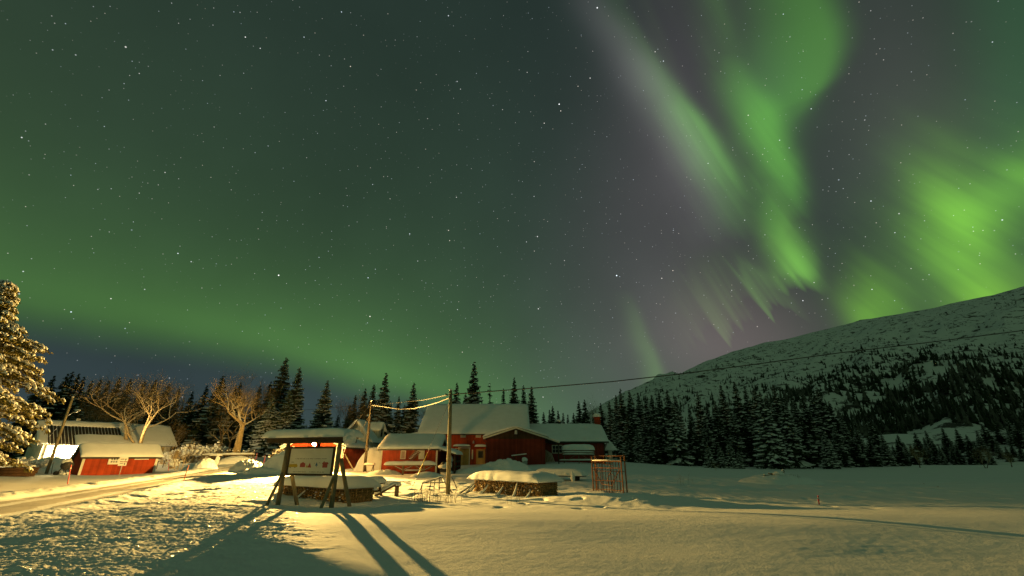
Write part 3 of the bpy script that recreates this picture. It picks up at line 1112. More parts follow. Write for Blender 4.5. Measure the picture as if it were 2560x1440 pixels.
# the left forest edge
LF = 'dark spruces standing along the forest edge on the left'
for px, ty, d, key in [(88, 930, 95, 'dark'), (100, 925, 100, 'dark2'), (118, 930, 97, 'dark'), (135, 938, 99, 'dark'), (158, 948, 95, 'dark2'), (182, 945, 99, 'dark'), (205, 948, 103, 'dark2'), (232, 940, 105, 'dark'), (262, 944, 103, 'dark'), (300, 950, 100, 'dark2'), (330, 946, 104, 'dark'), (368, 955, 102, 'dark'), (398, 968, 98, 'dark2'), (436, 975, 94, 'dark'),
                       (470, 960, 96, 'dark'), (548, 960, 92, 'dark'), (575, 985, 96, 'dark2'), (612, 960, 97, 'dark'), (638, 950, 95, 'dark2'), (735, 1045, 98, 'dark'), (752, 1060, 100, 'dark2'), (22, 940, 97, 'dark2'), (55, 935, 99, 'dark'),
                       (420, 1010, 84, 'dark'), (452, 1000, 82, 'dark2'), (150, 985, 84, 'dark'), (200, 985, 86, 'dark2'), (290, 990, 86, 'dark'), (350, 985, 84, 'dark'), (385, 1000, 82, 'dark2'), (250, 985, 88, 'dark2')]:
    spruce(key, px, ty, d, 'dark spruce in the shadowed row behind the left farm buildings', LF)
spruce('a', 508, 936, 76, 'tall lit spruce just left of the frosted old tree', wide=1.35)
spruce('dark', 560, 952, 84, 'slim dark spruce directly behind the left limbs of the frosted old tree')
spruce('b', 668, 889, 82, 'tallest spruce of the left forest, right of the frosted old tree', wide=1.25)
spruce('b', 712, 915, 80, 'tall narrow spruce at the right end of the left forest', wide=1.2)
spruce('heavy', 655, 985, 70, 'broad snowy spruce in front of the tallest left spruce', wide=1.2)
spruce('a', 697, 975, 71, 'dense spruce with drooping lit boughs above the snow heap left of the notice board', wide=1.3)
spruce('dark', 628, 1010, 72, 'low dark spruce between the old tree and the tallest left spruce')
spruce('a', 790, 948, 74, 'slender lit spruce rising straight above the notice board roof', wide=1.15)
for px, ty, d, key, wd, lb in [(870, 985, 92, 'dark2', 1, 'dark spruce behind the left slope of the cream gabled house'), (893, 968, 96, 'dark', 1, 'dark spruce just left of the cream house chimney'), (915, 958, 98, 'dark2', 1.1, 'dark spruce behind the leaning pole by the red storehouse'),
                           (945, 929, 84, 'a', .95, 'tall lit spruce above the dormer of the cream house'), (985, 988, 92, 'b', .9, 'short spruce between the cream house and the barn roof'), (1020, 953, 88, 'b', 1.15, 'full spruce left of the barn roof beyond the small red shed'), (962, 1000, 98, 'dark', 1, 'small spruce behind the dormer of the cream house'), (830, 1035, 96, 'dark', 1.2, 'low dark spruce left of the cream house gable'), (858, 1010, 94, 'dark2', 1.3, 'squat dark spruce above the left slope of the cream house'), (1000, 1010, 96, 'dark', 1.2, 'dark spruce filling the gap left of the full spruce'),
                           (1133, 953, 98, 'b', 1.0, 'spruce right behind the tall bare pole above the barn'), (1178, 900, 96, 'a', .88, 'tallest spruce behind the barn roof'), (1158, 978, 99, 'dark', .9, 'small spruce left of the tallest spruce behind the barn'), (1222, 955, 99, 'thin', 1.3, 'thin see-through tree behind the middle of the barn roof'),
                           (1258, 968, 98, 'dark2', .8, 'small spiky spruce behind the barn roof, third from its right end'), (1286, 940, 98, 'dark', .85, 'dark spruce above the right part of the barn ridge'), (1310, 960, 99, 'dark2', .95, 'spruce at the right end of the barn ridge'), (1330, 963, 88, 'b', 1.05, 'snowy spruce just beyond the right gable of the barn')]:
    spruce(key, px, ty, d, lb, wide=wd)
# distant trees above the wing roof
for px, ty, d in [(1362, 1028, 120), (1378, 1022, 124), (1386, 1012, 122), (1400, 1024, 126), (1412, 1030, 120), (1424, 1034, 128), (1440, 1030, 118), (1455, 1000, 112), (1470, 996, 108), (1490, 1030, 118), (1440, 1045, 110), (1512, 1005, 105)]:
    spruce('c' if px % 3 else 'dark', px, ty, d, 'far small spruce showing above the low wing roof', 'far spruces above the wing roof')
# the right forest
RF = 'snowy spruces of the forest edge right of the buildings'
for px, ty, d, key, wd in [(1535, 1000, 92, 'c', 1), (1552, 985, 94, 'b', 1), (1567, 968, 92, 'b', 1), (1589, 972, 95, 'a', .9), (1612, 978, 97, 'c', 1), (1632, 986, 95, 'b', 1), (1648, 984, 98, 'c', 1), (1668, 973, 97, 'a', .8), (1689, 970, 97, 'b', 1), (1711, 988, 95, 'c', 1.1), (1743, 1006, 97, 'c', .9), (1769, 978, 95, 'a', .9), (1790, 1005, 97, 'c', 1), (1812, 998, 95, 'b', 1.1),
                       (1836, 959, 95, 'c', 1.1), (1873, 950, 96, 'a', .85), (1897, 961, 97, 'c', 1), (1922, 964, 93, 'b', 1), (1950, 985, 98, 'c', 1), (1975, 959, 94, 'b', 1), (1997, 992, 96, 'c', 1), (2019, 990, 98, 'c', 1.1), (2045, 985, 97, 'dark', 1), (2068, 980, 99, 'b', .9), (2090, 965, 96, 'a', .95), (2112, 1000, 97, 'dark', 1), (2135, 1030, 95, 'c', 1),
                       (1580, 1030, 86, 'dark', 1.1), (1620, 1035, 85, 'b', 1.2), (1655, 1040, 84, 'dark', 1.2), (1740, 1050, 84, 'dark', 1.3), (1780, 1045, 86, 'b', 1.3), (1815, 1050, 85, 'dark', 1.3), (1850, 1030, 85, 'b', 1.2), (1885, 1030, 86, 'dark', 1.2), (1545, 1045, 82, 'a', 1), (2030, 1040, 84, 'dark', 1.2), (2110, 1060, 84, 'b', 1.3), (2150, 1075, 86, 'dark', 1.3), (2190, 1085, 88, 'dark', 1.3), (2225, 1078, 92, 'a', 1.1), (2260, 1095, 93, 'dark', 1.3), (2165, 1050, 98, 'c', 1), (2205, 1045, 101, 'dark', 1),
                       (1600, 1070, 80, 'a', 1.1), (1640, 1075, 79, 'dark', 1.3), (1575, 1085, 79, 'dark', 1.2)]:
    spruce(key, px, ty, d, 'snow dusted spruce packed into the dark forest edge right of the farm', RF, wide=wd)
spruce('heavy2', 1702, 1005, 80, 'pale heavily snowed spruce left of the four little spruces', wide=.95)
spruce('heavy', 1936, 975, 76, 'largest snow covered spruce at the front of the right forest', wide=1.0)
spruce('heavy2', 1990, 1000, 79, 'broad snow covered spruce just right of the largest one', wide=1.05)
spruce('heavy', 2080, 1075, 76, 'low broad snowy spruce at the right foot of the forest edge', wide=1.15)
for px, ty, lb in [(1776, 1106, 'leftmost of four little snowy spruces at the forest edge'), (1806, 1108, 'second from left of four little snowy spruces'), (1832, 1100, 'tallest of four little snowy spruces, third from left'), (1852, 1122, 'rightmost and shortest of four little snowy spruces')]:
    spruce('small', px, ty, 74, lb, 'little spruces at the forest edge', wide=1.0)
for i, (px, ty, d) in enumerate([(2290, 1110, 105), (2330, 1092, 112), (2350, 1100, 108), (2375, 1100, 115), (2395, 1098, 112), (2420, 1070, 125), (2440, 1085, 120), (2470, 1075, 125), (2500, 1075, 122), (2525, 1060, 128), (2550, 1070, 124), (2575, 1060, 120), (2310, 1080, 125), (2600, 1050, 125), (2405, 1110, 108), (2455, 1105, 110), (2510, 1100, 112), (2545, 1105, 112), (2140, 1100, 100), (2175, 1105, 102), (2215, 1100, 104), (2245, 1112, 103), (2275, 1105, 110), (2320, 1115, 106), (2345, 1118, 110), (2362, 1112, 106), (2390, 1120, 107), (2432, 1118, 106), (2482, 1118, 107), (2530, 1115, 108), (2565, 1112, 107), (2590, 1105, 108), (2625, 1095, 110), (2265, 1085, 120), (2340, 1075, 126), (2385, 1068, 128), (2490, 1058, 128), (2560, 1045, 128)]):
    spruce(('dark', 'c', 'dark2')[i % 3], px, ty, d, 'dim spruce at the foot of the mountain on the far right', 'dim spruces below the mountain', wide=1.45)

# leafless trees
bare('old', 582, 945, 58, 'old gnarled frosted bare tree glowing in lamp light behind the rail fence', wide=1.0, rot=2.2)
bare('twin', 327, 936, 60, 'frosted twin stemmed bare tree behind the low red shed on the left', wide=1.1, rot=.4)
for px, ty, d, key, lb in [(215, 918, 84, 'birch', 'hazy bare birch above the long tiled house, leftmost'), (262, 915, 86, 'birch', 'tall hazy bare birch in the left forest, above the house ridge'), (392, 930, 80, 'birch', 'reddish bare tree right of the frosted twin stemmed tree'), (306, 925, 82, 'birch2', 'reddish bare tree behind the frosted twin stemmed tree'),
                           (622, 905, 78, 'birch', 'dark bare tree rising behind the frosted old tree'), (556, 950, 74, 'birch2', 'reddish bare tree just behind the frosted old tree'), (850, 960, 88, 'birch', 'bare tree behind the left side of the cream house'), (905, 990, 82, 'birch2', 'frosted bare tree beside the cream house chimney'), (1062, 975, 95, 'birch', 'bare tree between the full spruce and the barn roof'),
                           (205, 985, 70, 'birch2', 'pale bare tree behind the leaning lamp pole'), (250, 990, 72, 'birch2', 'spreading bare tree above the middle of the tiled roof'), (1500, 985, 112, 'birch', 'bare tree above the red chimney of the low wing'), (2465, 1110, 78, 'birch2', 'lone bare bush-like tree near the right edge of the field'), (2530, 1125, 84, 'birch2', 'smaller lone bare tree at the far right edge'), (2300, 1105, 82, 'birch2', 'crooked pale bare tree at the end of the right forest'),
                           (425, 1045, 66, 'birch2', 'small bare tree right of the long house gable')]:
    bare(key, px, ty, d, lb)
for px, ty, d, lb in [(445, 1085, 50, 'reddish sapling right of the low red shed'), (1790, 1150, 60, 'thin sapling poking through the snow in front of the little spruces'), (2310, 1230, 33, 'leafless shrub on the open snow, left of the pair on the right'), (2345, 1245, 30, 'leafless shrub on the open snow, right of the pair on the right')]:
    bare('sap', px, ty, d, lb)


# the big snow loaded tree on the left edge
def big_tree():
    g = gp(-217, 25)
    root = thing('snow_laden_tree', 'tall snow laden tree glowing golden at the left edge of the photo', 'tree', g)
    rng = random.Random(8)
    H = 11.9
    tr = MB(); tr.tube([(0, 0, -.5), (.1, 0, 5), (0, .1, 10), (0, 0, H - .4)], [.28, .22, .13, .03], 9)
    tr.build('trunk', M['bark'], root, smooth=True)
    br, lf, sn = MB(), MB(), MB()
    # (z above ground, reach towards the right) from the photo's outline
    prof = [(1.0, 3.2), (1.7, 4.2), (3.5, 4.5), (4.6, 4.5), (5.2, 5.0), (5.9, 4.1), (6.6, 3.7), (7.4, 3.4), (8.3, 3.0), (8.8, 1.9), (9.4, 1.1), (10.8, .6), (11.9, .1)]
    zs, rs = zip(*prof)
    for k in range(330):
        z = 1.6 + (H - 2) * (k + rng.random()) / 330
        R = float(np.interp(z, zs, rs)) * rng.uniform(.60, .98)
        a = rng.random() * 6.283
        d = Vector((math.cos(a), math.sin(a), 0)); sd = Vector((-math.sin(a), math.cos(a), 0))
        n = 9
        bend = rng.uniform(-.35, .35)
        pts = [d * (R * i / n) + sd * (bend * R * (i / n) ** 2) + Vector((0, 0, z + R * (.22 * (i / n) - .42 * (i / n) ** 2))) for i in range(n + 1)]
        br.tube(pts, [.05 * (1 - .8 * i / n) + .008 for i in range(n + 1)], 4, cap=False)
        for i in range(2, n + 1):
            for _ in range(3):
                f = rng.random()
                p = pts[i - 1].lerp(pts[i], f)
                ln = rng.uniform(.22, .55) * (1.2 - .5 * i / n)
                e = (d * rng.uniform(.2, 1) + sd * rng.uniform(-1, 1)).normalized()
                q1 = p + e * ln * .55 + Vector((0, 0, .02)); q2 = p + e * ln + Vector((0, 0, -ln * rng.uniform(.15, .6)))
                for _l in range(9):
                    q = p.lerp(q2, rng.random()) + Vector((rng.uniform(-1, 1), rng.uniform(-1, 1), rng.uniform(-1.6, .3))) * .09
                    t1 = (e + Vector((rng.uniform(-1, 1), rng.uniform(-1, 1), rng.uniform(-1.2, .1)))).normalized() * .11
                    t2 = t1.cross(Vector((rng.uniform(-1, 1), rng.uniform(-1, 1), rng.uniform(-1, 1)))).normalized() * .032
                    lf.add([q - t1, q + t2, q + t1, q - t2], [(0, 1, 2, 3)])
                if rng.random() < .62:
                    s = rng.uniform(.028, .066)
                    up = Vector((0, 0, s * .7))
                    sn.tube([p + up * .6, q1 + up, q2.lerp(q1, .25) + up * .9, q2 + up * .3], [s * .5, s * rng.uniform(.8, 1.2), s * rng.uniform(.7, 1.3), s * .45], 6)
    c = br.build('crown', M['bark'], root, smooth=True)
    lf.build('foliage', mat('dull_leaves', (.16, .14, .04), .9, .35, 3), c)
    tag(sn.build('snow_load', M['snow'], c, smooth=True), kind='stuff')


big_tree()


def bush(px, d, r, h, label, seed=0, snowy=.28):
    g = gp(px, d)
    rng = random.Random(seed)
    root = thing('frosted_bush', label, 'bush', g)
    st, sn = MB(), MB()
    for k in range(90):
        a = rng.random() * 6.283; q = rng.random() ** .6
        p0 = Vector((math.cos(a) * r * .35 * q, math.sin(a) * r * .35 * q, -.1))
        p2 = Vector((math.cos(a) * r * q * rng.uniform(.7, 1.1), math.sin(a) * r * q * rng.uniform(.7, 1.1), h * rng.uniform(.45, 1.05) * (1.1 - .45 * q)))
        p1 = p0.lerp(p2, .55) + Vector((0, 0, h * .1))
        st.tube([p0, p1, p2], [.022, .015, .006], 3, cap=False)
        for _ in range(5):
            s = rng.uniform(.35, 1)
            b = p1.lerp(p2, s)
            e = b + Vector((rng.uniform(-1, 1), rng.uniform(-1, 1), rng.uniform(-.2, .9))) * .28 * h
            st.tube([b, e], [.010, .005], 3, cap=False)
            if rng.random() < snowy:
                q2 = rng.uniform(.05, .11) * (1 + .2 * h)
                sn.lump(e, (q2 * 1.2, q2 * 1.2, q2 * .8), rng.random() * 40, 1, .4)
    b = st.build('stems', M['frostbush'], root)
    tag(sn.build('snow_load', M['snow'], root, smooth=True), kind='stuff')


bush(412, 57, 1.6, 1.3, 'low frosted bush beside the long house gable, leftmost of the hedge', 1)
bush(450, 58, 1.5, 1.7, 'frosted bush behind the reddish sapling', 2)
bush(475, 57, 1.7, 2.0, 'tallest frosted bush left of the rail fence', 3)
bush(508, 60, 1.6, 1.5, 'frosted bush at the left end of the rail fence', 4)
bush(538, 62, 1.5, 1.9, 'reddish bush under the hanging limbs of the old tree', 5, .15)
bush(60, 44, 1.9, 1.2, 'lit twiggy bush at the foot of the golden snowy tree', 6, .2)
bush(705, 52, 1.1, 2.2, 'orange lit bush at the left corner of the red storehouse', 7, .2)
bush(428, 52, .5, .9, 'small stiff bush in front of the wire fence', 9, .5)


def weeds(px, d, n, w, h, label, seed=0):
    g = gp(px, d)
    rng = random.Random(seed)
    mb = MB()
    for k in range(n):
        x = rng.gauss(0, w * .5); y = rng.gauss(0, w * .2)
        z = gz(g.x + x, g.y + y) - g.z
        hh = h * rng.uniform(.4, 1.1)
        t = Vector((rng.uniform(-.25, .25), rng.uniform(-.2, .2), 0)) * hh
        mb.tube([(x, y, z - .1), Vector((x, y, z + hh * .55)) + t * .3, Vector((x, y, z + hh)) + t], [.007, .005, .003], 3, cap=False)
        for _ in range(3):
            f = rng.uniform(.5, 1)
            p = Vector((x, y, z + hh * f)) + t * f * f
            mb.tube([p, p + Vector((rng.uniform(-1, 1), rng.uniform(-1, 1), rng.uniform(0, 1))) * .1], [.004, .002], 3, cap=False)
    tag(mb.build('dry_weeds', M['grass'], loc=g), label, 'weeds')


weeds(1085, 20.3, 60, .9, .5, 'clump of dry weeds in front of the tall bare pole', 1)
weeds(1040, 20.8, 18, .5, .4, 'thin dry weeds left of the main clump, near the timber bench', 2)
weeds(1290, 19.6, 7, .3, .5, 'few dry stalks in front of the right woodpile', 3)
weeds(1410, 30, 3, .3, .7, 'lone dry stalks left of the rusty cage', 4)
weeds(1720, 30, 7, .9, .6, 'scattered dry stalks on the open snow right of the rusty cage', 5)
weeds(1985, 33, 40, .9, .55, 'pale frosted stalks beside the snowy debris heap', 6)
# ------------------------------------------------------------------ buildings
def gable_roof(L, W, h, rise, over, along='x', soft=.12):
    """height of the roof top over local x, y"""
    if along == 'x':
        return lambda x, y: h + rise * (1 - math.sqrt(((y - W / 2) / (W / 2)) ** 2 + soft * soft)) + rise * soft * .5
    return lambda x, y: h + rise * (1 - math.sqrt(((x - L / 2) / (L / 2)) ** 2 + soft * soft)) + rise * soft * .5


def roof_slabs(mb, L, W, h, rise, ox, oy, along='x', th=.12):
    if along == 'x':
        k = rise / (W / 2)
        poly = [(-oy, h - k * oy), (W / 2, h + rise), (W + oy, h - k * oy), (W + oy, h - k * oy + th), (W / 2, h + rise + th), (-oy, h - k * oy + th)]
        vs = [(-ox, y, z) for y, z in poly] + [(L + ox, y, z) for y, z in poly]
    else:
        k = rise / (L / 2)
        poly = [(-ox, h - k * ox), (L / 2, h + rise), (L + ox, h - k * ox), (L + ox, h - k * ox + th), (L / 2, h + rise + th), (-ox, h - k * ox + th)]
        vs = [(x, -oy, z) for x, z in poly] + [(x, W + oy, z) for x, z in poly]
    n = 6
    fs = [(0, 1, 4, 5), (1, 2, 3, 4), (6, 11, 10, 7), (7, 10, 9, 8)] + [(i, i + n, (i + 1) % n + n, (i + 1) % n) for i in range(n)]
    mb.add(vs, fs)


def wall_shell(mb, L, W, h, rise, along='x', sink=.8, mi=0):
    if along == 'x':
        poly = [(0, -sink), (W, -sink), (W, h), (W / 2, h + rise), (0, h)]
        vs = [(0, y, z) for y, z in poly] + [(L, y, z) for y, z in poly]
    else:
        poly = [(0, -sink), (L, -sink), (L, h), (L / 2, h + rise), (0, h)]
        vs = [(x, 0, z) for x, z in poly] + [(x, W, z) for x, z in poly]
    n = 5
    mb.add(vs, [tuple(range(n))[::-1], tuple(range(n, 2 * n))] + [(i, (i + 1) % n, (i + 1) % n + n, i + n) for i in range(n)], mi)


def window(parent, x, z, w, h, y=0.0, frame='trim', cols=1, rows=1, pane='glass', name='window', t=.07, fw=.07):
    """framed window on a front wall (normal -y): frame is the part, pane its sub-part"""
    mb = MB()
    for sx in (-1, 1): mb.box((x + sx * (w / 2 - fw / 2), y - t / 2, z), (fw, t, h))
    for sz in (-1, 1): mb.box((x, y - t / 2, z + sz * (h / 2 - fw / 2)), (w - 2 * fw, t - .004, fw))
    for i in range(1, cols): mb.box((x - w / 2 + w * i / cols, y - t / 2, z), (.035, t * .7, h - 2 * fw))
    for i in range(1, rows): mb.box((x, y - t / 2, z - h / 2 + h * i / rows), (w - 2 * fw, t * .62, .035))
    f = mb.build(name, M[frame], parent)
    p = MB(); p.box((x, y - .012, z), (w - 2 * fw + .02, .02, h - 2 * fw + .02)); p.build('pane', M[pane], f)
    return f


def house(name, label, cat, p0, rz, L, W, h, rise, wall='red', along='x', ox=.3, oy=.35, snow=.35, seed=0, trim='trim', corner=True, soft=.10, snow_in=.0):
    root = thing(name, label, cat, p0, rz)
    mb = MB(); wall_shell(mb, L, W, h, rise, along); mb.build('wall', M[wall], root)
    mb = MB(); roof_slabs(mb, L, W, h + .02, rise, ox, oy, along); rf = mb.build('roof', M['roofing'], root)
    if snow:
        mb = MB(); zf = gable_roof(L, W, h + .15, rise, 0, along, soft)
        snow_cap(mb, -ox - .06 + snow_in, L + ox + .06 - snow_in, -oy - .06, W + oy + .06, zf, snow, 40, 40, seed, .10, 14, under=.02)
        mb.build('roof_snow', M['snow'], rf, smooth=True)
    # barge boards, one part per gable
    if along == 'x':
        k = rise / (W / 2)
        for x in (-ox - .02, L + ox + .02):
            mb = MB()
            for y0 in (-oy, W + oy): mb.bar((x, y0, h + .02 - k * oy), (x, W / 2, h + rise + .02), .035, .17)
            mb.build('bargeboard', M[trim], root)
    else:
        k = rise / (L / 2)
        for y in (-oy - .02, W + oy + .02):
            mb = MB()
            for x0 in (-ox, L + ox): mb.bar((x0, y, h + .02 - k * ox), (L / 2, y, h + rise + .02), .035, .17)
            mb.build('bargeboard', M[trim], root)
    if corner:
        for x in (.06, L - .06):
            mb = MB(); mb.box((x, -.018, h / 2 - .2), (.14, .03, h + .35)); mb.build('corner_board', M[trim], root)
    return root, rf


def along_front(p0, p1):
    d = Vector((p1.x - p0.x, p1.y - p0.y, 0))
    return math.atan2(d.y, d.x), d.length


LAMP_POS = at(786, 1109, 40.2)
g = gp(786, 40.3)
yl = thing('yard_lamp', 'blazing yard lamp glaring just under the notice board roof, in front of the storehouse', 'lamp', (LAMP_POS.x, LAMP_POS.y, g.z))
lz = LAMP_POS.z - g.z
mb = MB(); mb.tube([(0, .25, -.3), (0, .25, lz + .25), (0, .12, lz + .36), (0, .02, lz + .30)], .045, 8); mb.build('post', M['galv'], yl)
mb = MB(); mb.tube([(0, .0, lz + .22), (0, .0, lz + .30)], [.15, .10], 14); hd = mb.build('lamp_hood', M['galv'], yl)
mb = MB(); mb.lump((0, 0, 0), .12, 0, 2, 0); bl = mb.build('bulb', M['lamp'], hd, smooth=True, loc=(0, 0, lz))
mb = MB(); d_ = Vector((.18, -.98, 0)).normalized(); s_ = Vector((-d_.y, d_.x, 0))
for m_, a0_, a1_ in (('dimmer', 11, 137), ('half_dimmer', 183, 258)):
    sh = MB(); n_ = 16
    ring = [(math.sin(math.radians(a0_ + (a1_ - a0_) * k / n_)) * .50, math.cos(math.radians(a0_ + (a1_ - a0_) * k / n_)) * .50) for k in range(n_ + 1)]
    sh.add([(x, y, -.45) for x, y in ring] + [(x, y, .26) for x, y in ring], [(k, k + 1, k + n_ + 2, k + n_ + 1) for k in range(n_)])
    sh.build('light_dimmer', M[m_], hd, smooth=True, loc=(0, 0, lz))  # invented tinted sheets that weaken the lamp's light towards barn, field and road
vs = [d_ * .16 + (s_ * math.cos(k * math.pi / 8) + Vector((0, 0, math.sin(k * math.pi / 8)))) * .075 for k in range(16)]
bk = MB(); bk.tube([d_ * .125, d_ * .15], .165, 16); bk.build('light_stop', M['steel'], hd, loc=(0, 0, lz))  # opaque plate added to stop the disc's light going backwards
mb.add(vs, [tuple(range(16))]); ln = mb.build('lens', M['lens'], hd, loc=(0, 0, lz))  # glowing disc added to throw more of the lamp's light forward

# ---- red storehouse with the lamp on its gable
A = at(708, 1176, 50); Bp = at(851, 1174, 50)
rz, L = along_front(A, Bp)
zg = min(A.z, Bp.z) - .1
h = at(856, 1117, 50).z - zg
store, _ = house('red_storehouse', 'red storehouse with a brightly lit white trimmed gable behind the notice board', 'storehouse', (A.x, A.y, zg), 0, L, 7.9, h, 1.35, 'red', 'y', .45, .5, .34, 11)
mb = MB(); mb.box((L - .74, -.03, h / 2), (.42, .05, h + .1)); mb.box((L - .74, -.065, h * .5), (.42, .02, .05)); mb.build('door', M['white'], store)
mb = MB(); mb.box((.64, -.03, h / 2), (.24, .05, h + .1)); mb.build('door_panel', M['white'], store)
mb = MB(); mb.bar((L + .08, .5, h - .75), (L + 1.3, .9, -.15), .13); mb.build('leaning_board', M['wood'], store)
mb = MB(); mb.tube([(L + .4, -.55, h - .25), (L + .12, -.10, h - .6), (L + .10, -.07, 0)], .04, 6); mb.build('downpipe', M['white'], store)

# ---- small red shed with the ladder
A = at(947, 1187, 40); Bp = at(1091, 1184, 40)
rz, L = along_front(A, Bp)
zg = A.z - .12
h = at(1000, 1124, 40).z - zg + .04
shed, srf = house('red_shed', 'small red shed with two shutters and a hanging ladder, left of the tall bare pole', 'shed', (A.x, A.y, zg), 0, L, 4.6, h, 1.02, 'barnred', 'x', .22, .3, .26, 3)
mb = MB()
zw = at(1008, 1137, 40).z - zg
x1 = at(1008, 1137, 40).x - A.x; x2 = at(1054, 1137, 40).x - A.x
for sx in (-1, 1): mb.box((x1 + sx * .19, -.03, zw), (.07, .05, .68))
for sz in (-1, 1): mb.box((x1, -.03, zw + sz * .31), (.31, .048, .07))
for i in range(6): mb.box((x1, -.03, zw - .22 + i * .088), (.31, .03, .038))
mb.build('louvre_shutter', M['trim'], shed)
mb = MB(); mb.box((x2, -.03, zw), (.5, .05, .70)); mb.box((x2, -.06, zw), (.42, .012, .62)); mb.build('shutter', M['trim'], shed)
# gable vent and the open lean-to
mb = MB(); mb.add([(L + .012, 2.3 - .5, h + .15), (L + .012, 2.3 + .5, h + .15), (L + .012, 2.3, h + .78)], [(0, 1, 2)]); mb.build('gable_opening', M['black'], shed)
lx1 = at(1141, 1140, 40).x - A.x
hz0 = h - .02; hz1 = at(1141, 1138, 40).z - zg
mb = MB(); mb.prism([(L + .02, hz0), (lx1, hz1), (lx1, hz1 + .08), (L + .02, hz0 + .08)], -.25, 4.4); lr = mb.build('lean_to_roof', M['darkwood'], shed)
mb = MB(); snow_cap(mb, L + .03, lx1 + .1, -.35, 4.5, lambda x, y: hz0 + .09 + (hz1 - hz0) * (x - L) / (lx1 - L), .30, 20, 24, 5, .15, 8); mb.build('roof_snow', M['snow'], lr, smooth=True)
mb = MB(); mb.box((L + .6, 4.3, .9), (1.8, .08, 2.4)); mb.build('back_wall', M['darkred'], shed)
for y in (0, 2.1, 4.2):
    mb = MB(); mb.box((lx1 - .12, y, hz1 / 2 - .2), (.11, .11, hz1 + .3)); mb.build('post', M['darkwood'], shed)
mb = MB()
for z in (.35, .75, 1.15): mb.box((lx1 - .05, 2.0, z), (.03, 4.2, .16))
mb.build('side_rail', M['darkwood'], shed)
# things that stand in the lean-to
t = thing('snow_blower', 'snow covered snow blower parked under the lean-to of the small red shed', 'snow blower', (A.x + L + .75, A.y - .15, zg + .05))
mb = MB(); mb.box((0, .1, .45), (.7, .9, .35)); mb.tube([(-.3, -.2, .75), (-.1, -.45, 1.05)], .12, 8); mb.bar((-.25, .5, .6), (-.3, 1.1, 1.1), .04); mb.bar((.25, .5, .6), (.3, 1.1, 1.1), .04); mb.build('body', M['steel'], t)
for sx in (-.42, .42):
    mb = MB(); mb.tube([(sx - .08, .1, .26), (sx + .08, .1, .26)], .27, 14); w_ = mb.build('wheel', M['black'], t)
    mb = MB(); mb.tube([(sx - .1, .1, .26), (sx + .1, .1, .26)], .12, 10); mb.build('rim', M['galv'], w_)
mb = MB(); mb.lump((-.12, .0, .72), (.42, .5, .30), 3, 2, .4); mb.lump((.25, .2, .80), (.28, .4, .26), 5, 2, .4); mb.lump((.1, -.1, .28), (.5, .25, .2), 8, 2, .4)
tag(mb.build('snow_load', M['snow'], t, smooth=True), kind='stuff')
t = thing('barrel', 'snow capped dark barrel standing behind the snow blower', 'barrel', (A.x + L + .95, A.y + .8, zg + .05))
mb = MB(); mb.tube([(0, 0, 0), (0, 0, .3), (0, 0, .9), (0, 0, 1.15)], [.28, .3, .3, .28], 14); mb.build('drum', M['steel'], t)
mb = MB(); mb.lump((0, 0, 1.25), (.3, .3, .32), 2, 2, .25); mb.build('snow_hat', M['snow'], t, smooth=True)
# the hanging ladder
t = thing('wooden_ladder', 'pale wooden ladder hanging slantwise on the small red shed between its shutters', 'ladder')
l0 = at(1024, 1149, 39.9); l1 = at(1048, 1126, 39.9)
dv = (l1 - l0).normalized(); pv = Vector((dv.z, 0, -dv.x)) * .17
for s in (-1, 1):
    mb = MB(); mb.bar(l0 + pv * s, l1 + pv * s, .05, .05); mb.build('rail', M['wood'], t)
for i in range(7):
    q = l0.lerp(l1, (i + .5) / 7)
    mb = MB(); mb.bar(q - pv, q + pv, .05, .035); mb.box(q + Vector((0, -.02, .03)), (.2, .05, .04), mi=1); mb.build('rung', [M['wood'], M['snow']], t)

# ---- the barn
A = at(1048, 1168, 58); Bp = at(1316, 1168, 58)
zg = .75
h = at(1160, 1081, 58).z - zg - .15
L = Bp.x - A.x
W = 12.0
rise = at(1180, 1008, 64).z - zg - h - .4
barn, brf = house('red_barn', 'big red barn with a huge snowy roof and four small windows under its eave', 'barn', (A.x, A.y, zg), 0, L, W, h, rise, 'red', 'x', .45, .3, .30, 21, soft=.03)
for i, px in enumerate((1070, 1106, 1158, 1196)):
    q = at(px, 1087, 58)
    window(barn, q.x - A.x, q.z - zg - .02, .64, .60, -.002, pane='cream', cols=2, rows=2, fw=.09)
# double door
q0 = at(1147, 1160, 58); q1 = at(1173, 1121, 58)
dw = q1.x - q0.x; dxm = (q0.x + q1.x) / 2 - A.x; dh = q1.z - zg
mb = MB()
for s in (-1, 1): mb.box((dxm + s * dw * .25, -.04, dh / 2 - .1), (dw * .47, .06, dh + .1))
for z in (.5, dh - .5): mb.box((dxm, -.085, z), (dw * .96, .025, .10))
dd = mb.build('double_door', M['ochre'], barn)
mb = MB(); mb.box((dxm, -.12, dh / 2), (.05, .06, .3)); mb.build('handle', M['steel'], dd)
mb = MB()
for s in (-1, 1): mb.box((dxm + s * (dw / 2 + .06), -.04, dh / 2), (.12, .08, dh + .2))
mb.box((dxm, -.045, dh + .06), (dw + .3, .09, .14)); mb.build('door_frame', M['trim'], barn)
q = at(1143, 1134, 58); window(barn, q.x - A.x - .05, q.z - zg, .55, 1.25, -.002, rows=2)
mb = MB(); mb.box((dxm - .3, -.3, dh + .22), (dw + .9, .6, .06)); c_ = mb.build('canopy', M['darkwood'], barn)
mb = MB(); snow_cap(mb, dxm - .3 - dw / 2 - .45, dxm - .3 + dw / 2 + .45, -.62, 0, lambda x, y: dh + .25, .22, 14, 10, 3); mb.build('snow_hat', M['snow'], c_, smooth=True)
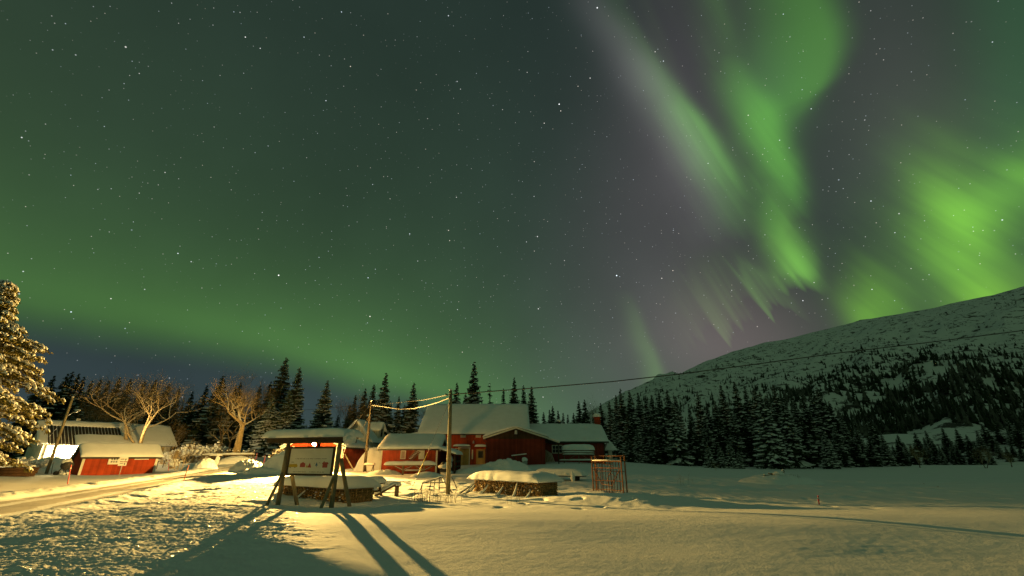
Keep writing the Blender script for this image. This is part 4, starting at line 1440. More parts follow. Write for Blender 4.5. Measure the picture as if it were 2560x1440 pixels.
# side door with window
q0 = at(1190, 1160, 58); q1 = at(1213, 1122, 58)
dw = q1.x - q0.x; dxm = (q0.x + q1.x) / 2 - A.x; dh = q1.z - zg
mb = MB(); mb.box((dxm, -.04, dh / 2 - .1), (dw, .06, dh + .1)); dd = mb.build('door', M['ochre'], barn)
window(dd, dxm, dh - .65, dw * .62, .85, -.07, frame='wood', name='door_window', t=.03)
mb = MB(); mb.box((dxm, -.3, dh + .22), (dw + .4, .6, .06)); c_ = mb.build('canopy', M['darkwood'], barn)
mb = MB(); snow_cap(mb, dxm - dw / 2 - .2, dxm + dw / 2 + .2, -.62, 0, lambda x, y: dh + .25, .26, 14, 10, 7); mb.build('snow_hat', M['snow'], c_, smooth=True)
q = at(1181, 1136, 58); mb = MB(); mb.box((q.x - A.x, -.03, q.z - zg), (.16, .05, 1.1)); mb.build('wall_board', M['trim'], barn)
q = at(1184, 1106, 58); mb = MB(); mb.tube([(q.x - A.x, 0, q.z - zg + .1), (q.x - A.x, -.2, q.z - zg + .15), (q.x - A.x, -.22, q.z - zg - .12)], [.05, .08, .13], 8); mb.build('unlit_lamp', M['galv'], barn)
# lean-to at the left gable
mb = MB(); zb1 = at(1046, 1080, 60).z - zg; zb0 = at(1000, 1094, 60).z - zg; xb0 = at(1000, 1094, 60).x - A.x
mb.prism([(xb0, -.6), (-.02, -.6), (-.02, zb1 - .1), (xb0, zb0 - .1)], 1.5, 9.0); mb.build('side_annex', M['red'], barn)
mb = MB(); snow_cap(mb, xb0 - .4, -.03, 1.2, 9.3, lambda x, y: zb0 - .08 + (zb1 - zb0) * (x - xb0) / (-xb0), .34, 16, 22, 9, .1, 8); mb.build('annex_snow', M['snow'], barn, smooth=True)

# ---- gabled garage in front of the barn
A = at(1216, 1165, 50); Bp = at(1364, 1160, 50)
zg = 1.0
L = Bp.x - A.x
h = at(1216, 1094, 50).z - zg
rise = at(1288, 1068, 50).z - zg - h - .1
W = 7.7
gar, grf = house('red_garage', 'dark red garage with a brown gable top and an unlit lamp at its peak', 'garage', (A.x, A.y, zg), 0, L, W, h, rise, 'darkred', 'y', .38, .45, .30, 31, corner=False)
mb = MB(); mb.add([(0.02, -.012, h - .08), (L - .02, -.012, h - .08), (L - .02, -.012, h), (L / 2, -.012, h + rise - .02), (.02, -.012, h)], [(0, 1, 2, 3, 4)]); mb.box((L / 2, -.02, h - .1), (L, .035, .06)); mb.build('gable_cladding', M['brown'], gar)
mb = MB(); mb.tube([(L / 2, -.05, h + rise - .25), (L / 2, -.22, h + rise - .28), (L / 2, -.24, h + rise - .62)], [.05, .13, .15], 8); mb.build('unlit_lamp', M['white'], gar)
mb = MB(); mb.tube([(-.36, -.42, h - .12), (-.3, -.25, h - .3), (-.06, -.06, h - .55), (-.05, -.06, 0)], .04, 6); mb.build('downpipe', M['steel'], gar)
# the roof runs on to the right as a lower porch
xp = at(1401, 1104, 50).x - A.x; zp = at(1401, 1105, 50).z - zg
k_ = rise / (L / 2); xs = L + .42; zs_ = h - k_ * .42 + .08
mb = MB(); mb.prism([(xs, zs_ - .06), (xp, zp - .06), (xp, zp + .06), (xs, zs_ + .06)], .8, W + .3); pr = mb.build('porch_roof', M['roofing'], gar)
mb = MB(); mb.bar((xs, .77, zs_ - .02), (xp, .77, zp - .02), .03, .15); mb.build('bargeboard', M['trim'], gar)
mb = MB(); snow_cap(mb, xs - .1, xp + .06, .72, W + .4, lambda x, y: zs_ + .07 + (zp - zs_) * (x - xs) / (xp - xs), .28, 14, 26, 8, .1, 9); mb.build('roof_snow', M['snow'], pr, smooth=True)
mb = MB(); mb.box((xp - .15, 1.0, zp / 2 - .3), (.12, .12, zp + .4)); mb.build('porch_post', M['darkwood'], gar)

# ---- low wing to the right
A = at(1318, 1158, 60); Bp = at(1514, 1158, 60)
zg = 1.0
L = Bp.x - A.x
h = at(1450, 1102, 60).z - zg - .1
W = 8.0
rise = at(1450, 1060, 64).z - zg - h - .3
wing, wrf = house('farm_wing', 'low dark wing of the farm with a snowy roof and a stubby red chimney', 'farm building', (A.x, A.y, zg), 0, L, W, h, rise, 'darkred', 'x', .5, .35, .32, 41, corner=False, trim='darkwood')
q = at(1393, 1123, 60); window(wing, q.x - A.x, q.z - zg, 1.35, 1.0, -.002, cols=3, rows=2, pane='glass')
q = at(1493, 1052, 64); mb = MB(); mb.box((q.x - A.x, 4.0, h + rise + .45), (.75, .75, 1.5)); mb.box((q.x - A.x, 4.0, h + rise + 1.2), (.95, .95, .08)); ch = mb.build('chimney', M['red'], wrf)
mb = MB(); snow_cap(mb, q.x - A.x - .5, q.x - A.x + .5, 3.5, 4.5, lambda x, y: h + rise + 1.24, .5, 12, 12, 2); mb.build('snow_hat', M['snow'], ch, smooth=True)
q = at(1397, 1052, 64); mb = MB(); mb.tube([(q.x - A.x, 4, h + rise - .1), (q.x - A.x, 4, h + rise + .5)], .32, 12); mb.tube([(q.x - A.x, 4, h + rise + .5), (q.x - A.x, 4, h + rise + .62)], [.5, .42], 12); ch = mb.build('roof_vent', M['steel'], wrf)
mb = MB(); mb.lump((q.x - A.x, 4, h + rise + .68), (.42, .42, .26), 1, 2, .2); mb.build('snow_hat', M['snow'], ch, smooth=True)
mb = MB(); mb.box((L - .02, -.02, h / 2 - .1), (.12, .05, h + .2)); mb.build('corner_board', M['darkwood'], wing)
t = thing('garden_pavilion', 'pale little pavilion roof peeking out at the right end of the low wing', 'pavilion', gp(1531, 63) )
mb = MB(); mb.box((0, 1, .9), (.5, .5, 1.9)); mb.build('post', M['trim'], t)
mb = MB(); mb.add([(-.9, .1, 1.75), (.9, .1, 1.75), (.9, 1.9, 1.75), (-.9, 1.9, 1.75), (0, 1, 3.1)], [(0, 1, 4), (1, 2, 4), (2, 3, 4), (3, 0, 4), (0, 3, 2, 1)]); r_ = mb.build('roof', M['snow'], t)

# ---- cream gabled house
A = at(849, 1120, 75); zg = 1.2
L = at(926, 1110, 75).x - A.x
h = at(926, 1098, 75).z - zg
rise = at(880, 1053, 75).z - zg - h
W = 9.0
hs, hrf = house('cream_house', 'cream wooden house with a steep snowy gable and a dormer, behind the storehouse', 'house', (A.x, A.y, zg), 0, L, W, h, rise, 'cream', 'y', .55, .6, .34, 51, corner=False, soft=.05)
for px, py, w_, h_ in ((879, 1082, .75, 1.45), (903, 1089, .55, .9), (860, 1089, .55, .9)):
    q = at(px, py, 75); window(hs, q.x - A.x, q.z - zg, w_, h_, -.002, cols=2, rows=3)
mb = MB(); zc = h + rise; mb.box((L * .5 + .35, 4.6, zc + .4), (.75, .75, 1.5)); ch = mb.build('chimney', M['darkwood'], hrf)
mb = MB(); snow_cap(mb, L * .5 - .05, L * .5 + .75, 4.2, 5.0, lambda x, y: zc + 1.15, .32, 10, 10, 1); mb.build('snow_hat', M['snow'], ch, smooth=True)
# dormer on the right slope, looking right
x0 = L * .58; x1 = L + .25; dz0 = h + .1; dz1 = h + rise * .62
mb = MB()
mb.add([(x0, 3.2, dz0), (x1, 3.2, dz0), (x1, 3.2, dz1), (x0, 3.2, dz1), (x0, 6.4, dz0), (x1, 6.4, dz0), (x1, 6.4, dz1), (x0, 6.4, dz1), (x1, 4.8, dz1 + 1.0), (x0, 4.8, dz1 + 1.0)],
       [(0, 1, 2, 3), (4, 7, 6, 5), (1, 5, 6, 8, 2)])
dm = mb.build('dormer', M['cream'], hs)
mb = MB(); snow_cap(mb, x0 - 1.2, x1 + .4, 2.8, 6.8, lambda x, y: dz1 + 1.05 - abs(y - 4.8) / 2.0 * 1.25, .34, 14, 24, 5, .08, 10); mb.build('roof_snow', M['snow'], dm, smooth=True)
mb = MB(); mb.box((x1 + .03, 4.8, (dz0 + dz1) / 2 + .3), (.06, .9, 1.25)); mb.build('dormer_window', M['glass'], dm)
mb = MB(); q0 = at(930, 1128, 80); q1 = at(965, 1106, 80)
mb.box(((q0.x + q1.x) / 2 - A.x, 7.5, (q1.z - zg) / 2 - .2), (q1.x - q0.x, 5, q1.z - zg + .4)); mb.build('annex_wall', M['cream'], hs)
mb = MB(); snow_cap(mb, q0.x - A.x - .3, q1.x - A.x + .3, 4.7, 10.2, lambda x, y: q1.z - zg + .02, .3, 12, 14, 5); mb.build('annex_snow', M['snow'], hs, smooth=True)
mb = MB(); mb.box((L * .55, -.9, h - .9), (L * .75, 1.6, .1)); b_ = mb.build('porch_roof', M['roofing'], hs)
mb = MB(); snow_cap(mb, L * .55 - L * .39, L * .55 + L * .39, -1.8, -.05, lambda x, y: h - .84, .34, 14, 12, 4); mb.build('roof_snow', M['snow'], b_, smooth=True)

# ---- the low red shed on the left with two signs
A = at(193, 1189, 44.0); Bp = at(385, 1184, 48.9)
rz, L = along_front(A, Bp)
zg = A.z - .1
h = at(206, 1140, 44).z - zg - .05
lshed = thing('red_roadside_shed', 'long low red shed with white signs beside the road on the left', 'shed', (A.x, A.y, zg), rz)
W = 2.6
rise_l = .95
tilt = (Bp.z - A.z)
mb = MB()
prof = [(0, -.8), (W, -.8), (W, h - .25), (1.3, h + rise_l), (0, h)]
n = 5
vs = [(0, y, z) for y, z in prof] + [(L, y, z) for y, z in prof]
mb.add(vs, [tuple(range(n))[::-1], tuple(range(n, 2 * n))] + [(i, (i + 1) % n, (i + 1) % n + n, i + n) for i in range(n)])
mb.build('wall', M['red'], lshed)
mb = MB(); poly = [(-.25, h - .2), (1.3, h + rise_l), (W + .25, h - .42), (W + .25, h - .32), (1.3, h + rise_l + .1), (-.25, h - .1)]
vs = [(-.2, y, z) for y, z in poly] + [(L + .25, y, z) for y, z in poly]
mb.add(vs, [(0, 1, 4, 5), (1, 2, 3, 4), (6, 11, 10, 7), (7, 10, 9, 8)] + [(i, i + 6, (i + 1) % 6 + 6, (i + 1) % 6) for i in range(6)])
lrf = mb.build('roof', M['roofing'], lshed)


def _lz(x, y):
    a = h - .02 + (y + .25) / 1.55 * (rise_l + .1); b = h + rise_l + .12 - (y - 1.3) / (W - 1.05) * (rise_l + .42)
    return -math.log(math.exp(-a * 6) + math.exp(-b * 6)) / 6 + .06


mb = MB(); snow_cap(mb, -.28, L + .34, -.34, W + .34, _lz, .30, 40, 30, 61, .10, 9); mb.build('roof_snow', M['snow'], lrf, smooth=True)
for x in (.09, L - .09):
    mb = MB(); mb.box((x, -.022, h / 2 - .2), (.19, .04, h + .38)); mb.build('corner_board', M['trim'], lshed)


def local_on(px, py, A, rz):
    """where a photo sight line meets the front plane through A"""
    r = ray(px, py); nrm = Vector((math.sin(rz), -math.cos(rz), 0))
    t_ = (A - Vector((0, 0, CAM_H))).dot(nrm) / r.dot(nrm)
    p = Vector((0, 0, CAM_H)) + r * t_
    d = p - A
    return d.x * math.cos(rz) + d.y * math.sin(rz), p.z


a0 = local_on(268, 1161, A, rz); a1 = local_on(303, 1142, A, rz)
cx_, cz_ = (a0[0] + a1[0]) / 2, (a0[1] + a1[1]) / 2 - zg
mb = MB(); mb.box((cx_, -.03, cz_), (a1[0] - a0[0], .04, a1[1] - a0[1])); sg = mb.build('sign', M['white'], lshed)
mb = MB()
rg = random.Random(4)
sw, sh = (a1[0] - a0[0]), (a1[1] - a0[1])
for row in (.14, -.16):
    x = cx_ - sw * .30
    for wd in (3, 3, 3):
        for k in range(wd):
            lw = sw * .055
            mb.box((x + lw / 2, -.055, cz_ + sh * row), (lw * .78, .008, sh * .19), mi=0)
            if rg.random() < .7: mb.box((x + lw / 2, -.061, cz_ + sh * row + rg.uniform(-.05, .05) * sh), (lw * .28, .006, sh * .07), mi=1)
            x += lw
        x += sw * .045
mb.build('lettering', [M['ink'], M['white']], sg)
a0 = local_on(336, 1149, A, rz); a1 = local_on(373, 1142, A, rz)
mb = MB(); mb.box(((a0[0] + a1[0]) / 2, -.03, (a0[1] + a1[1]) / 2 - zg), (a1[0] - a0[0], .04, max(.22, a1[1] - a0[1]))); mb.box(((a0[0] + a1[0]) / 2 + .45, -.055, (a0[1] + a1[1]) / 2 - zg), (.04, .01, .1), mi=1); mb.build('name_board', [M['white'], M['ink']], lshed)

# ---- the long tiled house behind it
A = at(90, 1162, 53.0)
rz = math.radians(55); L = 12.4; W = 7.4
zg = A.z - .2
h = at(128, 1106, 53).z - zg
rise = at(108, 1057, 55).z - zg - h
lh = thing('tiled_house', 'long pale house with a half bare tiled roof behind the low red shed', 'house', (A.x, A.y, zg), rz)
mb = MB(); wall_shell(mb, L, W, h, rise, 'x'); mb.build('wall', M['cream'], lh)
mb = MB(); roof_slabs(mb, L, W, h + .02, rise, .5, .5, 'x'); rf = mb.build('roof', M['tile'], lh)
mb = MB(); k_ = rise / (W / 2)
sl = MB()
for i in range(int((L + 1.0) / .32)):
    x = -.5 + .16 + i * .32
    mb.tube([(x, -.5, h + .13 - k_ * .5), (x, W / 2 - .05, h + rise + .10)], .075, 5)
    sl.tube([(x + .16, -.5, h + .13 - k_ * .5), (x + .16, W / 2 - .05, h + rise + .10)], .034, 5)
tag(mb.build('tile_ribs', M['tile'], rf, smooth=True), kind='stuff')
tag(sl.build('snow_lines', M['snow'], rf, smooth=True), kind='stuff')
mb = MB(); snow_cap(mb, -.6, L + .6, W / 2 - .75, W / 2 + .9, lambda x, y: h + rise + .13 - abs(y - W / 2) * k_ + .05, .26, 44, 12, 3, .35, 6); mb.build('ridge_snow', M['snow'], rf, smooth=True)
mb = MB(); snow_cap(mb, -.62, .25, -.55, W / 2, lambda x, y: h + .13 + y * k_ + .05, .24, 12, 30, 4, .2, 8); mb.build('verge_snow', M['snow'], rf, smooth=True)
mb = MB(); snow_cap(mb, 7.2, L + .6, -.6, W / 2, lambda x, y: h + .13 + y * k_ + .05, .3, 24, 24, 6, .3, 5); mb.build('slope_snow', M['snow'], rf, smooth=True)
mb = MB(); snow_cap(mb, 2.6, 8.2, -.7, 1.15, lambda x, y: h + .13 + y * k_ + .05, .34, 24, 14, 8, .3, 5); mb.build('eave_snow', M['snow'], rf, smooth=True)
mb = MB()
for s in (0, 1):
    mb.bar((-.53, -.5 if s == 0 else W + .5, h - k_ * .5 + .05), (-.53, W / 2, h + rise + .05), .04, .2)
mb.build('bargeboard', M['trim'], lh)
mb = MB(); mb.box((.1, -.02, h / 2), (.22, .05, h + .3)); mb.build('corner_board', M['trim'], lh)
# wide bright shop window front under the eave
window(lh, 3.5, h * .55, 6.3, h * .80, -.004, frame='white', cols=7, rows=3, pane='white', name='window_front', t=.10)
mb = MB(); mb.box((9.4, -.03, h * .45), (4.6, .05, h * .85)); mb.build('board_panel', M['ochre'], lh)
mb = MB(); mb.tube([(2.7, -.04, h - .98), (2.7, -.62, h - .82)], .03, 6); mb.tube([(2.7, -.62, h - .78), (2.7, -.62, h - .86)], [.05, .16], 10); pl = mb.build('porch_lamp', M['galv'], lh)
mb = MB(); mb.lump((0, 0, 0), .10, 0, 2, 0); mb.build('bulb', M['lamp2'], pl, smooth=True, loc=(2.7, -.62, h - .98))
mb = MB(); mb.box((3.0, W / 2 + .2, h + rise + .35), (.4, .4, .7)); mb.build('chimney', M['galv'], rf)

# ------------------------------------------------------------------ the notice board in the foreground
PL = at(693, 1264, 18.0); PR = at(829, 1271, 17.2)
rz, BW = along_front(PL, PR)
kio = thing('notice_board', 'roofed notice board on splayed timber legs under a thick snow cap', 'notice board', (PL.x, PL.y, (PL.z + PR.z) / 2), rz)
mi_ = Matrix.Rotation(-rz, 3, 'Z')
k0 = Vector((PL.x, PL.y, (PL.z + PR.z) / 2))


def kl(p): return mi_ @ (p - k0)


def on_board(px, py, off=0.0):
    r = ray(px, py); nrm = Vector((math.sin(rz), -math.cos(rz), 0))
    t_ = (k0 - nrm * off - Vector((0, 0, CAM_H))).dot(nrm) / r.dot(nrm)
    return kl(Vector((0, 0, CAM_H)) + r * t_)


zt = on_board(845, 1106).z
for x in (0.02, BW - .02):
    mb = MB(); mb.tube([(x, 0, -.3), (x, .0, 1.0), (x, .02, zt + .10)], [.085, .082, .075], 10); mb.build('post', M['polewood'], kio, smooth=True)
    mb = MB(); mb.tube([(x - .02, -.62, -.25), (x + .01, -.05, 1.12)], [.055, .05], 8); mb.build('front_brace', M['polewood'], kio, smooth=True)
    mb = MB(); mb.tube([(x + .22, .85, -.3), (x + .04, .12, 1.62)], [.075, .07], 8); mb.build('rear_brace', M['polewood'], kio, smooth=True)
# board
b0 = on_board(716, 1188); b1 = on_board(834, 1114)
bz0, bz1 = 1.07, zt - .17
bx0, bx1 = .22, BW - .20
mb = MB(); mb.box(((bx0 + bx1) / 2, -.02, (bz0 + bz1) / 2), (bx1 - bx0 - .04, .03, bz1 - bz0 - .04)); bd = mb.build('board', M['board'], kio)
mb = MB()
for x in (bx0, bx1): mb.box((x, -.02, (bz0 + bz1) / 2), (.07, .07, bz1 - bz0 + .07))
for z in (bz0, bz1): mb.box(((bx0 + bx1) / 2, -.02, z), (bx1 - bx0 - .07, .066, .07))
mb.build('frame', M['darkwood'], bd)
# what is printed on it
pr = MB()
bw, bh = bx1 - bx0, bz1 - bz0


def P(u, v, w, h_, mi): pr.box((bx0 + u * bw, -.0385, bz0 + v * bh), (w * bw, .005, h_ * bh), mi=mi)


def poly(pts, mi):
    n = len(pts)
    pr.add([(bx0 + u * bw, -.042, bz0 + v * bh) for u, v in pts], [tuple(range(n))], mi)


rg = random.Random(9)
for v, u0, u1, hh in ((.58, .15, .86, .022), (.10, .14, .44, .020), (.10, .52, .84, .024)):
    u = u0
    while u < u1:
        w_ = rg.uniform(.008, .016)
        P(u + w_ / 2, v + rg.uniform(-.002, .002), w_, hh * rg.uniform(.75, 1.1), 1)
        u += w_ + (.004 if rg.random() < .82 else .02)
poly([(.02, .27), (.22, .27), (.23, .33), (.20, .39), (.03, .38)], 2); P(.10, .455, .06, .022, 1); P(.06, .255, .025, .02, 0); P(.17, .255, .025, .02, 0)
poly([(.28, .27), (.40, .27), (.40, .40), (.34, .46), (.28, .40)], 3)
poly([(.455, .26), (.545, .26), (.50, .44)], 3); poly([(.42, .26), (.47, .26), (.44, .38)], 2)
poly([(.625, .33), (.685, .33), (.655, .44)], 4); poly([(.635, .37), (.675, .37), (.655, .46)], 4); P(.655, .30, .008, .05, 4)
for u, v in ((.60, .42), (.715, .44), (.73, .42)): P(u, v, .008, .03, 1)
poly([(.79, .26), (.90, .26), (.90, .40), (.79, .40)], 3); poly([(.77, .39), (.925, .39), (.90, .455), (.795, .455)], 3); P(.815, .47, .02, .04, 3); P(.845, .32, .035, .06, 2)
pr.build('print', [M['ink'], M['inkgrey'], M['pyellow'], M['pred'], M['pblue']], bd)
# roof: two planks and a deep snow cap
r0 = on_board(686, 1100); r1 = on_board(872, 1105)
rx0, rx1 = r0.x, r1.x
mb = MB()
mb.box(((rx0 + rx1) / 2, -.34, zt + .06), (rx1 - rx0, .05, .13)); mb.box(((rx0 + rx1) / 2, .42, zt + .06), (rx1 - rx0, .05, .13))
mb.box(((rx0 + rx1) / 2, .04, zt + .17), (rx1 - rx0 + .06, .92, .06)); mb.box(((rx0 + rx1) / 2, -.40, zt + .165), (rx1 - rx0 + .06, .05, .10))
mb.box(((rx0 + rx1) / 2, .03, zt + .05), (rx1 - rx0 - .3, .10, .10))
rf = mb.build('roof', M['darkwood'], kio)
sz = on_board(780, 1075, -.2).z - zt - .2
mb = MB(); snow_cap(mb, rx0 - .12, rx1 + .16, -.52, .60, lambda x, y: zt + .20, max(.30, sz * 1.1), 60, 26, 71, .08, 12, under=.03, sag=.03); mb.build('roof_snow', M['snow_fine'], rf, smooth=True)
mb = MB(); mb.lump((rx1 + .10, -.1, zt + .16), (.13, .34, .22), 2, 3, .5); mb.tube([(rx1 + .05, -.3, zt + .05), (rx1 + .05, -.3, zt - .16)], [.04, .004], 6); mb.tube([(rx1 + .14, -.22, zt + .05), (rx1 + .14, -.22, zt - .12)], [.04, .004], 6)
mb.build('hanging_snow', M['snow_fine'], rf, smooth=True)


# ------------------------------------------------------------------ woodpiles
def woodpile(pa, pb, depth, hgt, cap, label, seed, stakes, over=.22):
    rz, L = along_front(pa, pb)
    root = thing('firewood_stack', label, 'woodpile', pa, rz)
    rg = random.Random(seed)
    mb = MB(); mb.box((L / 2, depth / 2 + .06, hgt / 2 - .1), (L - .1, depth - .12, hgt + .1)); mb.build('core', M['darkwood'], root)
    lg = MB()
    r = .065
    z = -.05
    row = 0
    while z < hgt:
        x = .05 + (row % 2) * r
        while x < L:
            rr = r * rg.uniform(.65, 1.1); y = rg.uniform(-.04, .05); n = rg.choice((3, 4, 5, 6))
            a0 = rg.random() * 6.28
            lg.tube([(x, y, z), (x + rg.uniform(-.02, .02), y + .35, z + rg.uniform(-.015, .015))], rr, n, mi=rg.choice((0, 0, 1, 0)))
            if rg.random() < .10: lg.lump((x, y - .01, z + rr * .6), (rr * .9, .04, rr * .4), rg.random() * 30, 1, .3, mi=2)
            x += r * 1.85
        y0 = .1
        while y0 < depth:      # both ends
            rr = r * rg.uniform(.65, 1.05)
            lg.tube([(-.03, y0, z), (.3, y0, z)], rr, 5, mi=0); lg.tube([(L - .3, y0, z), (L + .03, y0, z)], rr, 5, mi=0)
            y0 += r * 2
        z += r * 1.6
        row += 1
    tag(lg.build('logs', [M['log'], M['wood'], M['snow']], root), kind='stuff')
    mb = MB(); mb.box((L / 2, depth / 2, hgt + .06), (L + 2 * over - .1, depth + .4, .035)); mb.build('cover', M['steel'], root)
    mb = MB(); snow_cap(mb, -over, L + over, -.3, depth + .3, lambda x, y: hgt + .075, cap, 50, 22, seed, .12, 5, under=.06); mb.build('snow_cap', M['snow_fine'], root, smooth=True)
    for (x, lean, tp, fat) in stakes:
        mb = MB(); mb.tube([(x - lean, -.55, -.35), (x - lean * .7, -.35, .05), (x, -.10, tp)], [.05, .045, .035], 7); s_ = mb.build('stake', M['wood'], root)
        mb = MB(); mb.tube([(x - lean * 1.0, -.58, -.12), (x - lean * .85, -.48, .08), (x - lean * .45, -.30, tp * .5), (x - .0, -.13, tp + .03)], [fat * 2.2, fat * 1.15, fat * .8, fat * .45], 9); mb.build('snow_coat', M['snow_fine'], s_, smooth=True)
    return root


woodpile(at(1184, 1234, 27.0), at(1347, 1243, 23.2), 1.3, .72, .40, 'long firewood stack under a thick snow cap, right of the tall bare pole', 5,
         [(.25, .22, .42, .06), (1.45, .35, .50, .07), (2.65, .12, .45, .075), (3.75, -.08, .72, .055), (4.7, -.05, .4, .05)], .24)
woodpile(at(698, 1247, 22.8), at(862, 1256, 19.6), 1.3, .60, .40, 'firewood stack under a snow slab directly behind the notice board', 15,
         [(.5, .45, .45, .07), (2.4, .42, .42, .06)], .18)
t = thing('fallen_poles', 'few crossed snowy poles leaning at the left end of the right firewood stack', 'poles', at(1170, 1240, 25.4))
for a, b in (((-.7, .1, -.05), (.35, -.1, .62)), ((-.55, -.25, -.05), (.15, -.2, .25)), ((-.25, -.4, -.05), (.2, -.1, .5))):
    mb = MB(); mb.tube([a, b], [.035, .03], 6); mb.tube([Vector(a) + Vector((0, 0, .03)), Vector(b) + Vector((0, 0, .03))], [.028, .024], 6, mi=1); mb.build('pole', [M['wood'], M['snow']], t)

# ------------------------------------------------------------------ picnic tables
def bench_table(p, rz, label, L=1.9, s=1.0):
    t = thing('picnic_table', label, 'picnic table', p, rz)
    mb = MB(); mb.box((0, 0, .52), (L, .75, .06)); tp = mb.build('tabletop', M['darkwood'], t)
    mb = MB(); snow_cap(mb, -L / 2 - .05, L / 2 + .05, -.42, .42, lambda x, y: .555, .26, 22, 14, int(p.x * 7) % 50, .2, 5); mb.build('snow_cap', M['snow_fine'], tp, smooth=True)
    for y, nm in ((-.80, 'bench'), (.80, 'bench')):
        mb = MB(); mb.box((0, y, .26), (L, .28, .05)); b_ = mb.build(nm, M['darkwood'], t)
        mb = MB(); snow_cap(mb, -L / 2 - .03, L / 2 + .03, y - .19, y + .19, lambda x, yy: .29, .20, 20, 10, int(p.x * 3 + y) % 40, .25, 5); mb.build('snow_cap', M['snow_fine'], b_, smooth=True)
    for x in (-L * .36, L * .36):
        mb = MB(); mb.bar((x, -.75, -.25), (x, -.2, .5), .07, .1); mb.bar((x, .75, -.25), (x, .2, .5), .07, .1); mb.box((x, 0, .20), (.06, 1.8, .10)); mb.build('leg_frame', M['darkwood'], t)
    return t


bench_table(gp(908, 22.6) + Vector((0, 0, .05)), -.12, 'snow covered picnic table just right of the notice board', 1.75)
t = thing('timber_bench', 'low timber bench with a snowy slanting log at the right of the picnic table', 'bench', gp(962, 23.2), -.25)
mb = MB(); mb.box((0, .3, .42), (1.1, .28, .06)); se = mb.build('seat', M['darkwood'], t)
mb = MB(); snow_cap(mb, -.6, .6, .1, .5, lambda x, y: .455, .20, 16, 10, 6, .2, 5); mb.build('snow_cap', M['snow_fine'], se, smooth=True)
for x in (-.45, .45):
    mb = MB(); mb.box((x, .3, .1), (.09, .26, .6)); mb.build('leg', M['wood'], t)
mb = MB(); mb.tube([(-.35, -.35, .02), (.45, .1, .5)], .07, 8); lg_ = mb.build('slanting_log', M['wood'], t, smooth=True)
mb = MB(); mb.tube([(-.38, -.38, .08), (.05, -.12, .34), (.47, .1, .57)], [.07, .09, .07], 8); mb.build('snow_coat', M['snow_fine'], lg_, smooth=True)
# plank table far right
pa = at(1338, 1195, 33.6); pb = at(1455, 1197, 31.8)
rz, L = along_front(pa, pb)
t = thing('long_plank_table', 'long low plank table drifted over with snow, above the right firewood stack', 'table', (pa.x, pa.y, gz(pa.x, pa.y)), rz)
hh = .26
mb = MB(); mb.box((L / 2, .4, hh), (L, .8, .07)); tp = mb.build('tabletop', M['darkwood'], t)
mb = MB(); snow_cap(mb, -.1, L + .12, -.12, .95, lambda x, y: hh + .04, .42, 34, 16, 8, .15, 5); mb.lump((.05 + L * .42, -.05, .25), (.12, .12, .28), 4, 2, .3); mb.lump((L * .82, -.05, .22), (.16, .14, .30), 7, 2, .3); mb.lump((L * .70, .0, .40), (.3, .14, .12), 9, 2, .3)
mb.build('snow_cap', M['snow_fine'], tp, smooth=True)
for x in (.25, L * .42, L - .5):
    mb = MB(); mb.box((x, .4, .1), (.1, .6, .65)); mb.build('leg', M['darkwood'], t)

# long beam on two propped posts in front of the small red shed
pa = at(963, 1182, 38.2); pb = at(1088, 1180, 38.2)
L = pb.x - pa.x
zg = gz(pa.x + L / 2, pa.y)
zb = at(1020, 1165, 38.2).z - zg
t = thing('propped_beam', 'long snow laden beam on two braced posts in front of the small red shed', 'beam', (pa.x, pa.y, zg))
mb = MB(); mb.box((L / 2, 0, zb + .05), (L, .34, .09)); bm = mb.build('beam', M['wood'], t)
mb = MB(); snow_cap(mb, -.08, L + .06, -.26, .26, lambda x, y: zb + .10, .27, 44, 12, 4, .15, 7); mb.build('snow_cap', M['snow_fine'], bm, smooth=True)
for px in (1008, 1060):
    x = at(px, 1170, 38.2).x - pa.x
    mb = MB(); mb.box((x, 0, zb / 2 - .1), (.12, .12, zb + .2)); ps = mb.build('post', M['wood'], t)
    for s in (-1, 1):
        mb = MB(); mb.bar((x, 0, zb * .5), (x + s * .75, 0, zb), .07, .07); mb.bar((x, 0, zb * .5 + .045), (x + s * .75, 0, zb + .03), .06, .03, mi=1); mb.build('brace', [M['wood'], M['snow']], t)
xa = at(1008, 1170, 38.2).x - pa.x; xb = at(1060, 1170, 38.2).x - pa.x
mb = MB(); mb.box(((xa + xb) / 2, .02, zb * .48), (xb - xa, .09, .08)); mb.box(((xa + xb) / 2, .02, zb * .48 + .06), (xb - xa, .10, .06), mi=1); mb.build('cross_rail', [M['wood'], M['snow']], t)

# timber rack in front of the low wing
pa = at(1404, 1157, 55.0); pb = at(1492, 1157, 55.0)
L = pb.x - pa.x
zg = gz(pa.x + L / 2, pa.y)
t = thing('timber_rack', 'rack of stacked planks under deep snow in front of the low wing', 'timber rack', (pa.x, pa.y, zg))
zt2 = at(1450, 1126, 55).z - zg
mb = MB()
for i, z in enumerate((zt2, zt2 - .25, zt2 - .48)): mb.box((L / 2 + .0 * i, .5, z), (L * (.92 - .03 * (i % 2)), 1.0, .09))
pk = mb.build('planks', M['wood'], t)
mb = MB(); snow_cap(mb, L * .03, L * .97, -.12, 1.15, lambda x, y: zt2 + .05, .62, 30, 16, 3, .12, 7); mb.build('snow_cap', M['snow_fine'], pk, smooth=True)
mb = MB()
for i, z in enumerate((zt2 - .19, zt2 - .42, .34)): snow_cap(mb, L * (.04 if i < 2 else -.06), L * (.95 if i < 2 else 1.08), -.10, .25, lambda x, y: z + .0, .13, 26, 8, 5 + i, .5, 5)
tag(mb.build('snow_ledges', M['snow_fine'], t, smooth=True), kind='stuff')
for x in (.35, L * .5, L - .35):
    mb = MB(); mb.box((x, .05, zt2 / 2 - .1), (.10, .10, zt2 + .1)); mb.build('post', M['wood'], t)
